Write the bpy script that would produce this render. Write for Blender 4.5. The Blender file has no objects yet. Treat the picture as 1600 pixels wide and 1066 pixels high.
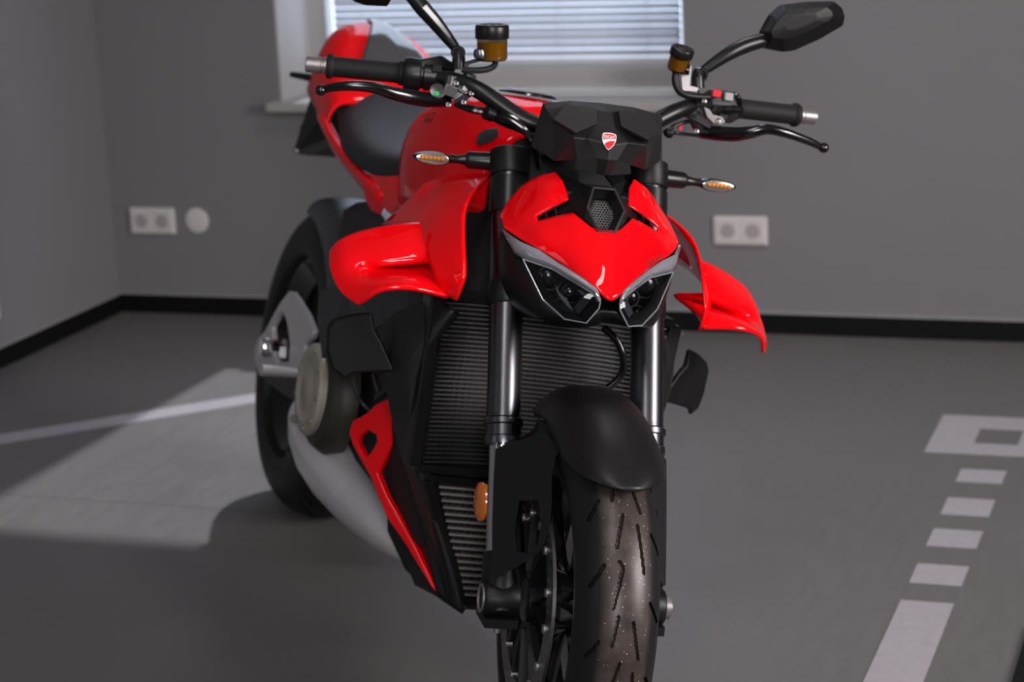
import bpy, bmesh, math, random
from mathutils import Vector, Matrix
from mathutils.bvhtree import BVHTree
random.seed(7)
rad = math.radians

# ------------------------------------------------------------------ camera
CF, CP, CR, CH = 3337.2, rad(13.985), rad(-2.896), 1.4553
RT = Vector((1, 0, 0)); UPC = Vector((0, math.sin(CP), math.cos(CP))); FW = Vector((0, math.cos(CP), -math.sin(CP)))
CX = RT * math.cos(CR) + UPC * math.sin(CR)
CY = -RT * math.sin(CR) + UPC * math.cos(CR)
CAMP = Vector((0, 0, CH))
scene = bpy.context.scene
col = scene.collection
cam_data = bpy.data.cameras.new('camera')
cam = bpy.data.objects.new('camera', cam_data)
col.objects.link(cam)
cam_data.sensor_width = 36
cam_data.lens = CF / 1600 * 36
cam_data.clip_end = 60
cam.matrix_world = Matrix(((CX.x, CY.x, -FW.x, 0), (CX.y, CY.y, -FW.y, 0), (CX.z, CY.z, -FW.z, CH), (0, 0, 0, 1)))
cam_data.dof.use_dof = True
cam_data.dof.focus_distance = 2.92
cam_data.dof.aperture_fstop = 5.0
scene.camera = cam

def V(*a): return Vector(a)

# room frame: x along the back wall from the corner, y out through it, z up
WA = rad(19.94)
WD = V(math.cos(WA), -math.sin(WA), 0); WN = V(math.sin(WA), math.cos(WA), 0)
RC = V(-1.2083, 6.4854, 0)
ROOM = Matrix(((WD.x, WN.x, 0, RC.x), (WD.y, WN.y, 0, RC.y), (0, 0, 1, 0), (0, 0, 0, 1)))
def rm(x, y, z=0.0): return ROOM @ V(x, y, z)

# ------------------------------------------------------------------ world, light, exposure
world = bpy.data.worlds.new('world'); scene.world = world
world.use_nodes = True
wn_ = world.node_tree; bg = wn_.nodes['Background']
bg.inputs[0].default_value = (0.78, 0.87, 1.0, 1)
bg.inputs[1].default_value = 2.8

def area(name, loc, target, sx, sy, power, color):
    d = bpy.data.lights.new(name, 'AREA'); d.shape = 'RECTANGLE'; d.size = sx; d.size_y = sy
    d.energy = power; d.color = color
    o = bpy.data.objects.new(name, d); col.objects.link(o)
    o.location = loc
    o.rotation_euler = (Vector(target) - Vector(loc)).to_track_quat('-Z', 'Y').to_euler()
    return o
# softboxes added out of view: cool left, key behind camera, two overhead, warm right
area('cool_fill_left', rm(0.15, -5.6, 1.55), rm(2.3, -2.9, .7), 1.1, 1.7, 9, (0.78, 0.87, 1.0))  # added cool fill, the left wall has no window here
area('overhead_strip_softbox', rm(2.75, -3.9, 2.72), rm(2.8, -3.3, 0), 0.22, 2.6, 29, (1.0, 0.97, 0.96))  # added overhead strip, gives the cowl its highlight
k = area('key_softbox', rm(4.4, -7.6, 2.3), rm(2.0, -.6, .5), 1.0, 1.3, 22, (1.0, 0.96, 0.97)); k.data.spread = rad(80)  # added key behind the camera for the bike and back wall
area('warm_softbox_right', rm(6.1, -3.4, 1.7), rm(2.6, -2.6, .2), 1.4, 1.5, 66, (1.0, 0.93, 0.92)).data.spread = rad(110)  # added warm softbox standing in for an unseen source on the right
area('wall_fill_overhead', rm(2.5, -1.5, 2.72), rm(2.3, -.8, .3), 0.4, 0.4, 9, (1.0, 0.96, 0.97)).data.spread = rad(110)  # added overhead fill that brightens the back wall
sd = bpy.data.lights.new('sun', 'SUN'); sd.energy = 3.2; sd.angle = rad(1.2); sd.color = (1.0, 0.93, 0.89)
sun = bpy.data.objects.new('sun', sd); col.objects.link(sun)
SUN_EL = rad(50)
sdir = (-WN * math.cos(SUN_EL) - V(0, 0, 1) * math.sin(SUN_EL)).normalized()
sun.rotation_euler = sdir.to_track_quat('-Z', 'Y').to_euler()
scene.view_settings.view_transform = 'Standard'
scene.view_settings.look = 'None'
scene.view_settings.gamma = 1
scene.view_settings.use_curve_mapping = False
scene.view_settings.exposure = 0.0

# ------------------------------------------------------------------ materials
def mat(name, color, metal=0.0, rough=0.5, coat=0.0, noise=0.08, scale=40, bump=0.0, spec=0.5, ior=None, trans=0.0, coatr=0.03, rvar=0.0, stretch=None):
    m = bpy.data.materials.new(name); m.use_nodes = True
    nt = m.node_tree; p = nt.nodes['Principled BSDF']
    p.inputs['Metallic'].default_value = metal
    p.inputs['Roughness'].default_value = rough
    p.inputs['Coat Weight'].default_value = coat
    p.inputs['Coat Roughness'].default_value = coatr
    p.inputs['Specular IOR Level'].default_value = spec
    p.inputs['Transmission Weight'].default_value = trans
    if ior: p.inputs['IOR'].default_value = ior
    tc = nt.nodes.new('ShaderNodeTexCoord'); mp = nt.nodes.new('ShaderNodeMapping')
    nt.links.new(tc.outputs['Object'], mp.inputs[0])
    if stretch: mp.inputs['Scale'].default_value = stretch
    nz = nt.nodes.new('ShaderNodeTexNoise'); nz.inputs['Scale'].default_value = scale; nz.inputs['Detail'].default_value = 3
    nt.links.new(mp.outputs[0], nz.inputs['Vector'])
    mx = nt.nodes.new('ShaderNodeMix'); mx.data_type = 'RGBA'
    mx.inputs[6].default_value = tuple(c * (1 - noise) for c in color) + (1,)
    mx.inputs[7].default_value = tuple(min(1, c * (1 + noise)) for c in color) + (1,)
    nt.links.new(nz.outputs['Fac'], mx.inputs[0]); nt.links.new(mx.outputs[2], p.inputs['Base Color'])
    if rvar:
        mr = nt.nodes.new('ShaderNodeMapRange'); mr.inputs['To Min'].default_value = rough - rvar; mr.inputs['To Max'].default_value = rough + rvar
        nt.links.new(nz.outputs['Fac'], mr.inputs[0]); nt.links.new(mr.outputs[0], p.inputs['Roughness'])
    if bump:
        b = nt.nodes.new('ShaderNodeBump'); b.inputs['Strength'].default_value = bump; b.inputs['Distance'].default_value = 0.002
        nt.links.new(nz.outputs['Fac'], b.inputs['Height']); nt.links.new(b.outputs[0], p.inputs['Normal'])
    return m
M = dict(
    red=mat('red_paint', (0.86, 0.002, 0.006), rough=0.5, coat=0.75, noise=0.02, coatr=0.03, spec=0.0),
    matte=mat('matte_black_plastic', (0.005, 0.005, 0.0056), spec=.3, rough=0.45, noise=0.1, scale=300, bump=0.05),
    dash=mat('textured_black_cover', (0.013, 0.0125, 0.013), rough=0.42, noise=0.1, scale=300, bump=0.04, spec=.45),
    satin=mat('satin_black', (0.006, 0.006, 0.0065), spec=.4, rough=0.33, noise=0.1),
    fender=mat('fender_black', (0.0085, 0.0075, 0.0085), spec=.32, rough=0.40, noise=0.05, scale=200, bump=0.02),
    black=mat('deep_black', (0.004, 0.004, 0.0045), rough=0.6, noise=0.1),
    gloss=mat('gloss_black', (0.004, 0.004, 0.005), rough=0.2, coat=0.35, noise=0.02),
    fork=mat('fork_anodised', (0.115, 0.113, 0.125), metal=1.0, rough=0.30, noise=0.08, scale=30, stretch=(6, 6, .4)),
    steel=mat('brushed_steel', (0.33, 0.305, 0.30), metal=0.8, rough=0.42, noise=0.08, scale=60),
    chrome=mat('hard_chrome', (0.62, 0.62, 0.66), metal=1.0, rough=0.12, noise=0.03),
    alu=mat('cast_aluminium', (0.60, 0.58, 0.60), metal=0.5, rough=0.42, noise=0.1, scale=120, bump=0.1),
    muffler=mat('muffler_steel', (0.80, 0.78, 0.80), metal=0.55, rough=0.36, noise=0.12, scale=12),
    case=mat('magnesium_case', (0.46, 0.42, 0.35), metal=0.5, rough=0.5, noise=0.06, scale=60),
    case_dark=mat('dark_case', (0.05, 0.048, 0.038), metal=0.5, rough=0.5, noise=0.1, scale=60),
    master=mat('master_cylinder_grey', (0.16, 0.155, 0.16), metal=0.9, rough=0.3, noise=0.1, scale=80),
    rubber=mat('grip_rubber', (0.009, 0.0088, 0.009), spec=.3, rough=0.62, noise=0.1, scale=500, bump=0.2),
    seat=mat('seat_vinyl', (0.010, 0.010, 0.012), rough=0.5, noise=0.15, scale=700, bump=0.25),
    grey=mat('dark_grey_plastic', (0.018, 0.018, 0.021), rough=0.5, noise=0.08, scale=200),
    lightgrey=mat('grey_button', (0.35, 0.34, 0.36), rough=0.5),
    redbtn=mat('red_button', (0.65, 0.02, 0.03), rough=0.35),
    white=mat('white_print', (0.85, 0.85, 0.85), rough=0.4),
    green=mat('green_mark', (0.02, 0.45, 0.12), rough=0.4),
    amber=mat('amber_reflector', (0.75, 0.17, 0.01), rough=0.2, coat=0.8, noise=0.4, scale=120),
    amberled=mat('amber_led', (0.85, 0.35, 0.06), rough=0.25, coat=0.5),
    fin=mat('radiator_fin', (0.20, 0.19, 0.20), metal=0.9, rough=0.38, noise=0.1, scale=100),
    fin2=mat('cooler_fin', (0.52, 0.46, 0.46), metal=0.85, rough=0.4, noise=0.1, scale=100),
    fluid=mat('brake_fluid', (0.75, 0.42, 0.02), rough=0.15, noise=0.05),
    drl=mat('daytime_light_guide', (0.20, 0.20, 0.225), rough=0.15, coat=1.0, noise=0.15, scale=20),
    ledrefl=mat('indicator_reflector', (0.75, 0.72, 0.70), metal=0.8, rough=0.2),
    disc=mat('brake_disc_steel', (0.33, 0.32, 0.325), metal=1.0, rough=0.32, noise=0.15, scale=90),
    tailgrey=mat('smoked_glossy_cover', (0.06, 0.06, 0.065), rough=0.1, coat=1.0, noise=0.05),
    mirror=mat('mirror_glass', (0.8, 0.8, 0.82), metal=1.0, rough=0.02, noise=0.0),
    plastic=mat('white_plastic', (0.60, 0.57, 0.56), rough=0.35, noise=0.02),
    socket_in=mat('socket_recess', (0.36, 0.34, 0.34), rough=0.5, noise=0.05),
    skirting=mat('black_skirting', (0.0035, 0.0035, 0.0035), rough=0.55, noise=0.1, spec=0.2),
    sealant=mat('skirting_sealant', (0.30, 0.29, 0.30), rough=0.6),
    wall=mat('grey_wall_paint', (0.190, 0.186, 0.195), rough=0.75, noise=0.035, scale=3, bump=0.05, spec=0.25),
    seam=mat('vinyl_seam', (0.10, 0.092, 0.092), rough=0.6),
    hugger=mat('satin_hugger', (0.055, 0.058, 0.065), rough=0.35, noise=0.05),
    ceiling=mat('white_ceiling', (0.55, 0.55, 0.55), rough=0.8, noise=0.02),
    pvc=mat('window_frame_white', (0.42, 0.40, 0.39), rough=0.4, noise=0.03),
    reveal=mat('window_reveal_plaster', (0.40, 0.385, 0.385), rough=0.7, noise=0.05, scale=6),
    sill=mat('stone_sill', (0.36, 0.34, 0.33), rough=0.45, noise=0.12, scale=60),
    slat=mat('blind_slat', (0.60, 0.63, 0.69), rough=0.4, noise=0.03),
    tape=mat('white_floor_marking', (0.37, 0.345, 0.38), rough=0.5, noise=0.16, scale=45),
)
def glass(name, color, rough=0.02, alpha_mix=0.75):
    m = bpy.data.materials.new(name); m.use_nodes = True
    nt = m.node_tree; nt.nodes.clear()
    out = nt.nodes.new('ShaderNodeOutputMaterial'); t = nt.nodes.new('ShaderNodeBsdfTransparent')
    g = nt.nodes.new('ShaderNodeBsdfGlossy'); g.inputs['Roughness'].default_value = rough
    t.inputs[0].default_value = color + (1,)
    lw = nt.nodes.new('ShaderNodeLayerWeight'); lw.inputs[0].default_value = .5
    pw = nt.nodes.new('ShaderNodeMath'); pw.operation = 'POWER'; pw.inputs[1].default_value = 5
    nt.links.new(lw.outputs['Facing'], pw.inputs[0])
    fr = nt.nodes.new('ShaderNodeMapRange'); fr.inputs['To Min'].default_value = .04; fr.inputs['To Max'].default_value = 1.0
    nt.links.new(pw.outputs[0], fr.inputs[0])
    mx = nt.nodes.new('ShaderNodeMixShader')
    nt.links.new(fr.outputs[0], mx.inputs[0]); nt.links.new(t.outputs[0], mx.inputs[1]); nt.links.new(g.outputs[0], mx.inputs[2])
    nt.links.new(mx.outputs[0], out.inputs[0])
    return m
M['lens'] = glass('headlamp_clear_cover', (0.72, 0.74, 0.78))
M['clear'] = glass('clear_plastic', (0.85, 0.85, 0.82))
M['smoke'] = glass('smoked_reservoir', (0.42, 0.36, 0.28))
M['pane'] = glass('window_pane', (0.93, 0.96, 1.0))

def floor_material():
    m = mat('grey_vinyl_floor', (0.138, 0.129, 0.129), rough=0.48, noise=0.10, scale=1.6, spec=0.4)
    nt = m.node_tree; p = nt.nodes['Principled BSDF']
    tc = nt.nodes.new('ShaderNodeTexCoord')
    mp = nt.nodes.new('ShaderNodeMapping'); mp.inputs['Scale'].default_value = (60, 9, 9)
    mp.inputs['Rotation'].default_value = (0, 0, rad(10))
    nz = nt.nodes.new('ShaderNodeTexNoise'); nz.inputs['Scale'].default_value = 1.0; nz.inputs['Detail'].default_value = 5
    nt.links.new(tc.outputs['Object'], mp.inputs[0]); nt.links.new(mp.outputs[0], nz.inputs['Vector'])
    sp = nt.nodes.new('ShaderNodeTexNoise'); sp.inputs['Scale'].default_value = 90; sp.inputs['Detail'].default_value = 2
    nt.links.new(tc.outputs['Object'], sp.inputs['Vector'])
    base = p.inputs['Base Color'].links[0].from_socket
    a = nt.nodes.new('ShaderNodeMix'); a.data_type = 'RGBA'; a.blend_type = 'OVERLAY'; a.inputs[0].default_value = 0.16
    nt.links.new(base, a.inputs[6]); nt.links.new(nz.outputs['Fac'], a.inputs[7])
    b = nt.nodes.new('ShaderNodeMix'); b.data_type = 'RGBA'; b.blend_type = 'OVERLAY'; b.inputs[0].default_value = 0.12
    nt.links.new(a.outputs[2], b.inputs[6]); nt.links.new(sp.outputs['Fac'], b.inputs[7])
    nt.links.new(b.outputs[2], p.inputs['Base Color'])
    mr = nt.nodes.new('ShaderNodeMapRange'); mr.inputs['To Min'].default_value = .40; mr.inputs['To Max'].default_value = .62
    nt.links.new(nz.outputs['Fac'], mr.inputs[0]); nt.links.new(mr.outputs[0], p.inputs['Roughness'])
    return m
M['floor'] = floor_material()

def tyre_material(name, worn):
    m = mat(name, (0.007, 0.007, 0.0075), spec=.35, rough=0.52, noise=0.15, scale=60, bump=0.06)
    nt = m.node_tree; p = nt.nodes['Principled BSDF']
    if worn:                                     # scuffed, dusty running band with stone specks
        tc = nt.nodes.new('ShaderNodeTexCoord'); sx = nt.nodes.new('ShaderNodeSeparateXYZ')
        nt.links.new(tc.outputs['Object'], sx.inputs[0])
        ab = nt.nodes.new('ShaderNodeMath'); ab.operation = 'ABSOLUTE'; nt.links.new(sx.outputs['Y'], ab.inputs[0])
        band = nt.nodes.new('ShaderNodeMapRange'); band.inputs['From Min'].default_value = .038; band.inputs['From Max'].default_value = .030
        nt.links.new(ab.outputs[0], band.inputs[0])
        nz = nt.nodes.new('ShaderNodeTexNoise'); nz.inputs['Scale'].default_value = 28; nz.inputs['Detail'].default_value = 6; nz.inputs['Roughness'].default_value = .7
        nt.links.new(tc.outputs['Object'], nz.inputs['Vector'])
        cr = nt.nodes.new('ShaderNodeMapRange'); cr.inputs['From Min'].default_value = .35; cr.inputs['From Max'].default_value = .75; cr.inputs['To Min'].default_value = .25
        nt.links.new(nz.outputs['Fac'], cr.inputs[0])
        mu = nt.nodes.new('ShaderNodeMath'); mu.operation = 'MULTIPLY'
        nt.links.new(band.outputs[0], mu.inputs[0]); nt.links.new(cr.outputs[0], mu.inputs[1])
        base = p.inputs['Base Color'].links[0].from_socket
        a = nt.nodes.new('ShaderNodeMix'); a.data_type = 'RGBA'
        nt.links.new(mu.outputs[0], a.inputs[0]); nt.links.new(base, a.inputs[6]); a.inputs[7].default_value = (0.075, 0.055, 0.046, 1)
        vo = nt.nodes.new('ShaderNodeTexVoronoi'); vo.inputs['Scale'].default_value = 130
        nt.links.new(tc.outputs['Object'], vo.inputs['Vector'])
        lt = nt.nodes.new('ShaderNodeMath'); lt.operation = 'LESS_THAN'; lt.inputs[1].default_value = .13
        nt.links.new(vo.outputs['Distance'], lt.inputs[0])
        m2 = nt.nodes.new('ShaderNodeMath'); m2.operation = 'MULTIPLY'
        nt.links.new(lt.outputs[0], m2.inputs[0]); nt.links.new(mu.outputs[0], m2.inputs[1])
        c = nt.nodes.new('ShaderNodeMix'); c.data_type = 'RGBA'
        nt.links.new(m2.outputs[0], c.inputs[0]); nt.links.new(a.outputs[2], c.inputs[6]); c.inputs[7].default_value = (0.5, 0.42, 0.38, 1)
        nt.links.new(c.outputs[2], p.inputs['Base Color'])
        r2 = nt.nodes.new('ShaderNodeMapRange'); r2.inputs['To Min'].default_value = .5; r2.inputs['To Max'].default_value = .36
        nt.links.new(band.outputs[0], r2.inputs[0]); nt.links.new(r2.outputs[0], p.inputs['Roughness'])
    return m
M['tyre'] = tyre_material('front_tyre_rubber', True)
M['tyre2'] = tyre_material('rear_tyre_rubber', False)

# ------------------------------------------------------------------ mesh helpers
def link(name, me, m, parent=None, mtx=None, smooth=True):
    o = bpy.data.objects.new(name, me); col.objects.link(o)
    if m is not None: me.materials.append(M[m])
    if parent is not None: o.parent = parent
    if mtx is not None: o.matrix_local = mtx
    if smooth: me.polygons.foreach_set('use_smooth', [True] * len(me.polygons)); me.set_sharp_from_angle(angle=rad(38))
    return o
def mesh(name, vs, fs, m, parent=None, mtx=None, smooth=True, fix=True):
    me = bpy.data.meshes.new(name)
    me.from_pydata([tuple(v) for v in vs], [], fs); me.update()
    if fix:
        b = bmesh.new(); b.from_mesh(me); bmesh.ops.recalc_face_normals(b, faces=b.faces); b.to_mesh(me); b.free()
    return link(name, me, m, parent, mtx, smooth)
def mods(o, mirror=False, thick=0.0, sub=0, bevel=0.0, auto=35, off=0.0, segs=2):
    if mirror:
        a = o.modifiers.new('mirror', 'MIRROR'); a.use_axis = (False, True, False); a.merge_threshold = 1e-4; a.use_clip = True
    if sub:
        a = o.data.attributes.get('sharp_edge')
        if a: o.data.attributes.remove(a)
        s = o.modifiers.new('subdivide', 'SUBSURF'); s.levels = sub; s.render_levels = sub; s.boundary_smooth = 'PRESERVE_CORNERS'
    if thick:
        t = o.modifiers.new('thickness', 'SOLIDIFY'); t.thickness = thick; t.offset = off
    if bevel:
        b = o.modifiers.new('bevel', 'BEVEL'); b.width = bevel; b.segments = segs; b.limit_method = 'ANGLE'; b.angle_limit = rad(auto)
        b.harden_normals = True
    return o
def bm_join(parts):
    """parts: list of (verts, faces) -> one pair"""
    vs, fs = [], []
    for v, f in parts:
        k = len(vs); vs += list(v); fs += [tuple(i + k for i in q) for q in f]
    return vs, fs
def basis(d, hint=None):
    d = Vector(d).normalized()
    h = Vector(hint) if hint is not None else (V(0, 0, 1) if abs(d.z) < .9 else V(1, 0, 0))
    x = h.cross(d)
    if x.length < 1e-6: x = V(1, 0, 0).cross(d)
    x.normalize()
    return x, d.cross(x), d
def catmull(pts, n):
    P = [Vector(p) for p in pts]; out = []
    for i in range(len(P) - 1):
        p0 = P[max(i - 1, 0)]; p1 = P[i]; p2 = P[i + 1]; p3 = P[min(i + 2, len(P) - 1)]
        for k in range(n):
            t = k / n
            out.append(.5 * ((2 * p1) + (p2 - p0) * t + (2 * p0 - 5 * p1 + 4 * p2 - p3) * t * t + (3 * p1 - p0 - 3 * p2 + p3) * t ** 3))
    out.append(P[-1]); return out
def interp(vals, n):
    out = []
    for i in range(len(vals) - 1):
        for k in range(n): out.append(vals[i] + (vals[i + 1] - vals[i]) * k / n)
    out.append(vals[-1]); return out
def tube_vf(pts, r, n=14, smooth=0, hint=None, flat=1.0, cap=True):
    rs = list(r) if hasattr(r, '__len__') else [r] * len(pts)
    P = [Vector(p) for p in pts]
    if smooth: P = catmull(P, smooth); rs = interp(rs, smooth)
    vs, fs = [], []
    px = None
    for i, p in enumerate(P):
        d = (P[min(i + 1, len(P) - 1)] - P[max(i - 1, 0)])
        if px is None or hint is not None: x, y, d = basis(d, hint)
        else:
            d.normalize(); x = px - d * px.dot(d); x.normalize(); y = d.cross(x)
        px = x
        for k in range(n):
            a = 2 * math.pi * k / n
            vs.append(p + (x * math.cos(a) * flat + y * math.sin(a)) * rs[i])
    for i in range(len(P) - 1):
        for k in range(n):
            k2 = (k + 1) % n
            fs.append((i * n + k, i * n + k2, (i + 1) * n + k2, (i + 1) * n + k))
    if cap:
        fs.append(tuple(range(n))[::-1]); fs.append(tuple((len(P) - 1) * n + k for k in range(n)))
    return vs, fs
def lathe_vf(o, d, prof, n=32, hint=None, cap=True):
    """prof: (distance along d, radius)"""
    x, y, d = basis(d, hint); o = Vector(o); vs, fs = [], []
    for (h, r) in prof:
        for k in range(n):
            a = 2 * math.pi * k / n
            vs.append(o + d * h + (x * math.cos(a) + y * math.sin(a)) * r)
    for i in range(len(prof) - 1):
        for k in range(n):
            k2 = (k + 1) % n
            fs.append((i * n + k, i * n + k2, (i + 1) * n + k2, (i + 1) * n + k))
    if cap:
        fs.append(tuple(range(n))[::-1]); fs.append(tuple((len(prof) - 1) * n + k for k in range(n)))
    return vs, fs
def box_vf(x0, x1, y0, y1, z0, z1):
    vs = [(x, y, z) for x in (x0, x1) for y in (y0, y1) for z in (z0, z1)]
    return vs, [(0, 1, 3, 2), (4, 6, 7, 5), (0, 4, 5, 1), (2, 3, 7, 6), (0, 2, 6, 4), (1, 5, 7, 3)]
def bar_vf(a, b, w, h, hint=(0, 0, 1)):
    x, y, d = basis(Vector(b) - Vector(a), hint); vs = []
    for p in (Vector(a), Vector(b)):
        for s, t in ((-1, -1), (1, -1), (1, 1), (-1, 1)): vs.append(p + x * s * w / 2 + y * t * h / 2)
    return vs, [(3, 2, 1, 0), (4, 5, 6, 7), (0, 1, 5, 4), (1, 2, 6, 5), (2, 3, 7, 6), (3, 0, 4, 7)]
def prism_vf(outline, depth, hole=None):
    """outline: list of 3D points; depth: vector. Extruded polygon (optional hole of any count)"""
    b = bmesh.new()
    loops = [outline] + ([hole] if hole else [])
    for lp in loops:
        q = [b.verts.new(p) for p in lp]
        for i in range(len(q)): b.edges.new((q[i], q[(i + 1) % len(q)]))
    if hole: bmesh.ops.triangle_fill(b, edges=b.edges[:], use_beauty=True)
    else: b.faces.new(b.verts[:])
    r = bmesh.ops.extrude_face_region(b, geom=b.faces[:])
    for g in r['geom']:
        if isinstance(g, bmesh.types.BMVert): g.co += Vector(depth)
    bmesh.ops.recalc_face_normals(b, faces=b.faces)
    b.verts.index_update()
    out = ([v.co.copy() for v in b.verts], [tuple(v.index for v in f.verts) for f in b.faces]); b.free()
    return out
def loft_vf(rings, closed=True, cap=True):
    n = len(rings[0]); vs = [p for r in rings for p in r]; fs = []
    for i in range(len(rings) - 1):
        for k in range(n if closed else n - 1):
            k2 = (k + 1) % n
            fs.append((i * n + k, i * n + k2, (i + 1) * n + k2, (i + 1) * n + k))
    if cap and closed:
        fs.append(tuple(range(n))[::-1]); fs.append(tuple((len(rings) - 1) * n + k for k in range(n)))
    return vs, fs
def tagt(o, label, cat, group=None, kind=None):
    o['label'] = label; o['category'] = cat
    if group: o['group'] = group
    if kind: o['kind'] = kind
    return o
def struct(o): o['kind'] = 'structure'; return o
# ------------------------------------------------------------------ the room
def rbox(name, x0, x1, y0, y1, z0, z1, m, parent=None, bevel=0.0):
    o = mesh(name, *box_vf(x0, x1, y0, y1, z0, z1), m, parent, ROOM.copy() if parent is None else None, smooth=False)
    if bevel: mods(o, bevel=bevel)
    return o
RX, RY, RZ = 6.6, -8.6, 2.8
floor = struct(rbox('floor', -.3, RX + .3, RY - .3, .3, -.06, 0, 'floor'))
struct(rbox('ceiling', -.3, RX + .3, RY - .3, .3, RZ, RZ + .1, 'ceiling'))
# back wall with the window opening
WX0, WX1, WZ0, WZ1 = .60, 1.83, .655, 2.70
vs, fs = bm_join([box_vf(-.3, WX0, 0, .3, 0, RZ), box_vf(WX1, RX + .3, 0, .3, 0, RZ), box_vf(WX0, WX1, 0, .3, 0, WZ0 - .027), box_vf(WX0, WX1, 0, .3, WZ1, RZ)])
wall_back = struct(mesh('wall_back', vs, fs, 'wall', None, ROOM.copy(), smooth=False))
struct(rbox('wall_left', -.3, 0, RY, 0, 0, RZ, 'wall'))
struct(rbox('wall_right', RX, RX + .3, RY, 0, 0, RZ, 'wall'))
struct(rbox('wall_front', 0, RX, RY - .3, RY, 0, RZ, 'wall'))
for nm, a in (('baseboard_back', (0, RX, -.012, 0, 0, .058)), ('baseboard_left', (0, .012, RY, -.012, 0, .058))):
    struct(rbox(nm, *a, 'skirting', bevel=.0015))
for nm, a in (('trim_1', (.0, RX, -.013, 0, .058, .063)), ('trim_2', (.0, .013, RY, -.013, .058, .063))):
    struct(rbox(nm, *a, 'sealant'))
# plastered reveal
vs, fs = bm_join([box_vf(WX0, WX0 + .006, .001, .22, WZ0, WZ1), box_vf(WX1 - .006, WX1, .001, .22, WZ0, WZ1), box_vf(WX0, WX1, .001, .22, WZ1 - .006, WZ1)])
struct(mesh('trim_3', vs, fs, 'reveal', None, ROOM.copy(), smooth=False))
# window: frame with pane
win = struct(rbox('window_1', WX0, WX1, .22, .27, WZ0, WZ0 + .09, 'pvc'))
win.data.materials.clear(); win.data.materials.append(M['pvc'])
for a in ((WX0, WX0 + .065, .22, .27, WZ0 + .09, WZ1), (WX1 - .065, WX1, .22, .27, WZ0 + .09, WZ1), (WX0 + .065, WX1 - .065, .22, .27, WZ1 - .06, WZ1)):
    rbox('window_frame', *a, 'pvc', win, bevel=.003)
for a in ((WX0 + .065, WX1 - .065),):
    rbox('pane', a[0], a[1], .243, .247, WZ0 + .09, WZ1 - .06, 'pane', win)
sill = rbox('window_sill', .575, 1.855, -.055, .22, .628, .655, 'sill', bevel=.004)
struct(sill)
# venetian blind
BX0, BX1, BY = .712, 1.775, .175
blind = bpy.data.objects.new('venetian_blind', None); col.objects.link(blind)
blind.matrix_world = ROOM @ Matrix.Translation((0, BY, .74))
tagt(blind, 'light blue-grey venetian blind with thin horizontal slats hanging in the window', 'blind')
def bl(vf, name, m): return mesh(name, [Vector(v) - V(0, BY, .74) for v in vf[0]], vf[1], m, blind, smooth=False)
bl(box_vf(BX0, BX1, BY - .012, BY + .012, .738, .752), 'bottom_rail', 'slat')
bl(box_vf(BX0, BX1, BY - .014, BY + .014, WZ1 - .035, WZ1 - .008), 'head_rail', 'slat')
def slat_me(tilt):
    prof = []
    for k in range(5):
        t = -1 + k / 2; w = .0125 * t; c = .0016 * (1 - t * t)
        prof.append((w * math.cos(tilt) + c * math.sin(tilt), w * math.sin(tilt) - c * math.cos(tilt) * -1))
    vs = [V(x, a, b) for x in (BX0, BX1) for a, b in prof]
    fs = [(i, i + 1, i + 6, i + 5) for i in range(4)]
    me = bpy.data.meshes.new('slat'); me.from_pydata([tuple(v) for v in vs], [], fs); me.update(); me.materials.append(M['slat'])
    return me
closed, openm = slat_me(rad(-60)), slat_me(rad(50))
z = .766; i = 0
while z < WZ1 - .04:
    o = bpy.data.objects.new('slat', closed if z < .955 else openm); col.objects.link(o)
    o.parent = blind; o.location = (0, random.uniform(-.0006, .0006), z - .74 + random.uniform(-.0006, .0006))
    o.rotation_euler = (rad(random.uniform(-4, 4)) if z < .955 else 0, 0, 0)
    z += .0215; i += 1
for x in (.80, 1.06, 1.42, 1.68):
    bl(tube_vf([(x, BY - .014, .745), (x, BY - .014, WZ1 - .02)], .0012, 6), 'cord', 'plastic')

# double wall sockets and blank cover
def socket(x, z, label):
    r = bpy.data.objects.new('double_wall_socket', None); col.objects.link(r)
    r.matrix_world = ROOM @ Matrix.Translation((x, 0, z))
    tagt(r, label, 'socket', 'white double wall sockets')
    mods(mesh('frame', *box_vf(-.077, .077, -.011, -.0005, -.041, .041), 'plastic', r, smooth=False), bevel=.005, segs=3)
    for s in (-1, 1):
        c = s * .0355
        ins = mods(mesh('insert', *box_vf(c - .0335, c + .0335, -.0135, -.010, -.0335, .0335), 'plastic', r, smooth=False), bevel=.002)
        mesh('recess', *lathe_vf((c, -.0142, 0), (0, 1, 0), [(0, .0205), (0, .0188), (.003, .0182), (.0036, .001)], 28), 'socket_in', r)
        for q in (-1, 1):
            mesh('contact_hole', *lathe_vf((c + q * .0095, -.0118, 0), (0, 1, 0), [(0, .003), (.0008, .003)], 10), 'black', r)
socket(1.976, .291, 'white double wall socket on the grey wall right of the motorcycle')
socket(.141, .289, 'white double wall socket left of the motorcycle beside the round cover')
cv = mesh('round_blank_cover', *lathe_vf((0, -.006, 0), (0, 1, 0), [(0, .02), (.0008, .034), (.0025, .0385), (.0058, .039)], 36), 'plastic', None, ROOM @ Matrix.Translation((.290, 0, .291)))
tagt(cv, 'round white blank cover plate on the grey wall beside the left socket', 'cover plate')
rd = bpy.data.objects.new('panel_radiator', None); col.objects.link(rd); rd.matrix_world = ROOM @ Matrix.Translation((0, -.715, .15))
tagt(rd, 'white panel radiator low on the left wall at the edge of the photo', 'radiator')
mods(mesh('panel', *box_vf(.012, .040, -.9, -.004, 0, .30), 'plastic', rd, smooth=False), bevel=.004)
for y in (-.15, -.75): mesh('bracket', *box_vf(.003, .012, y - .02, y + .02, .04, .2), 'plastic', rd, smooth=False)

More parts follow.
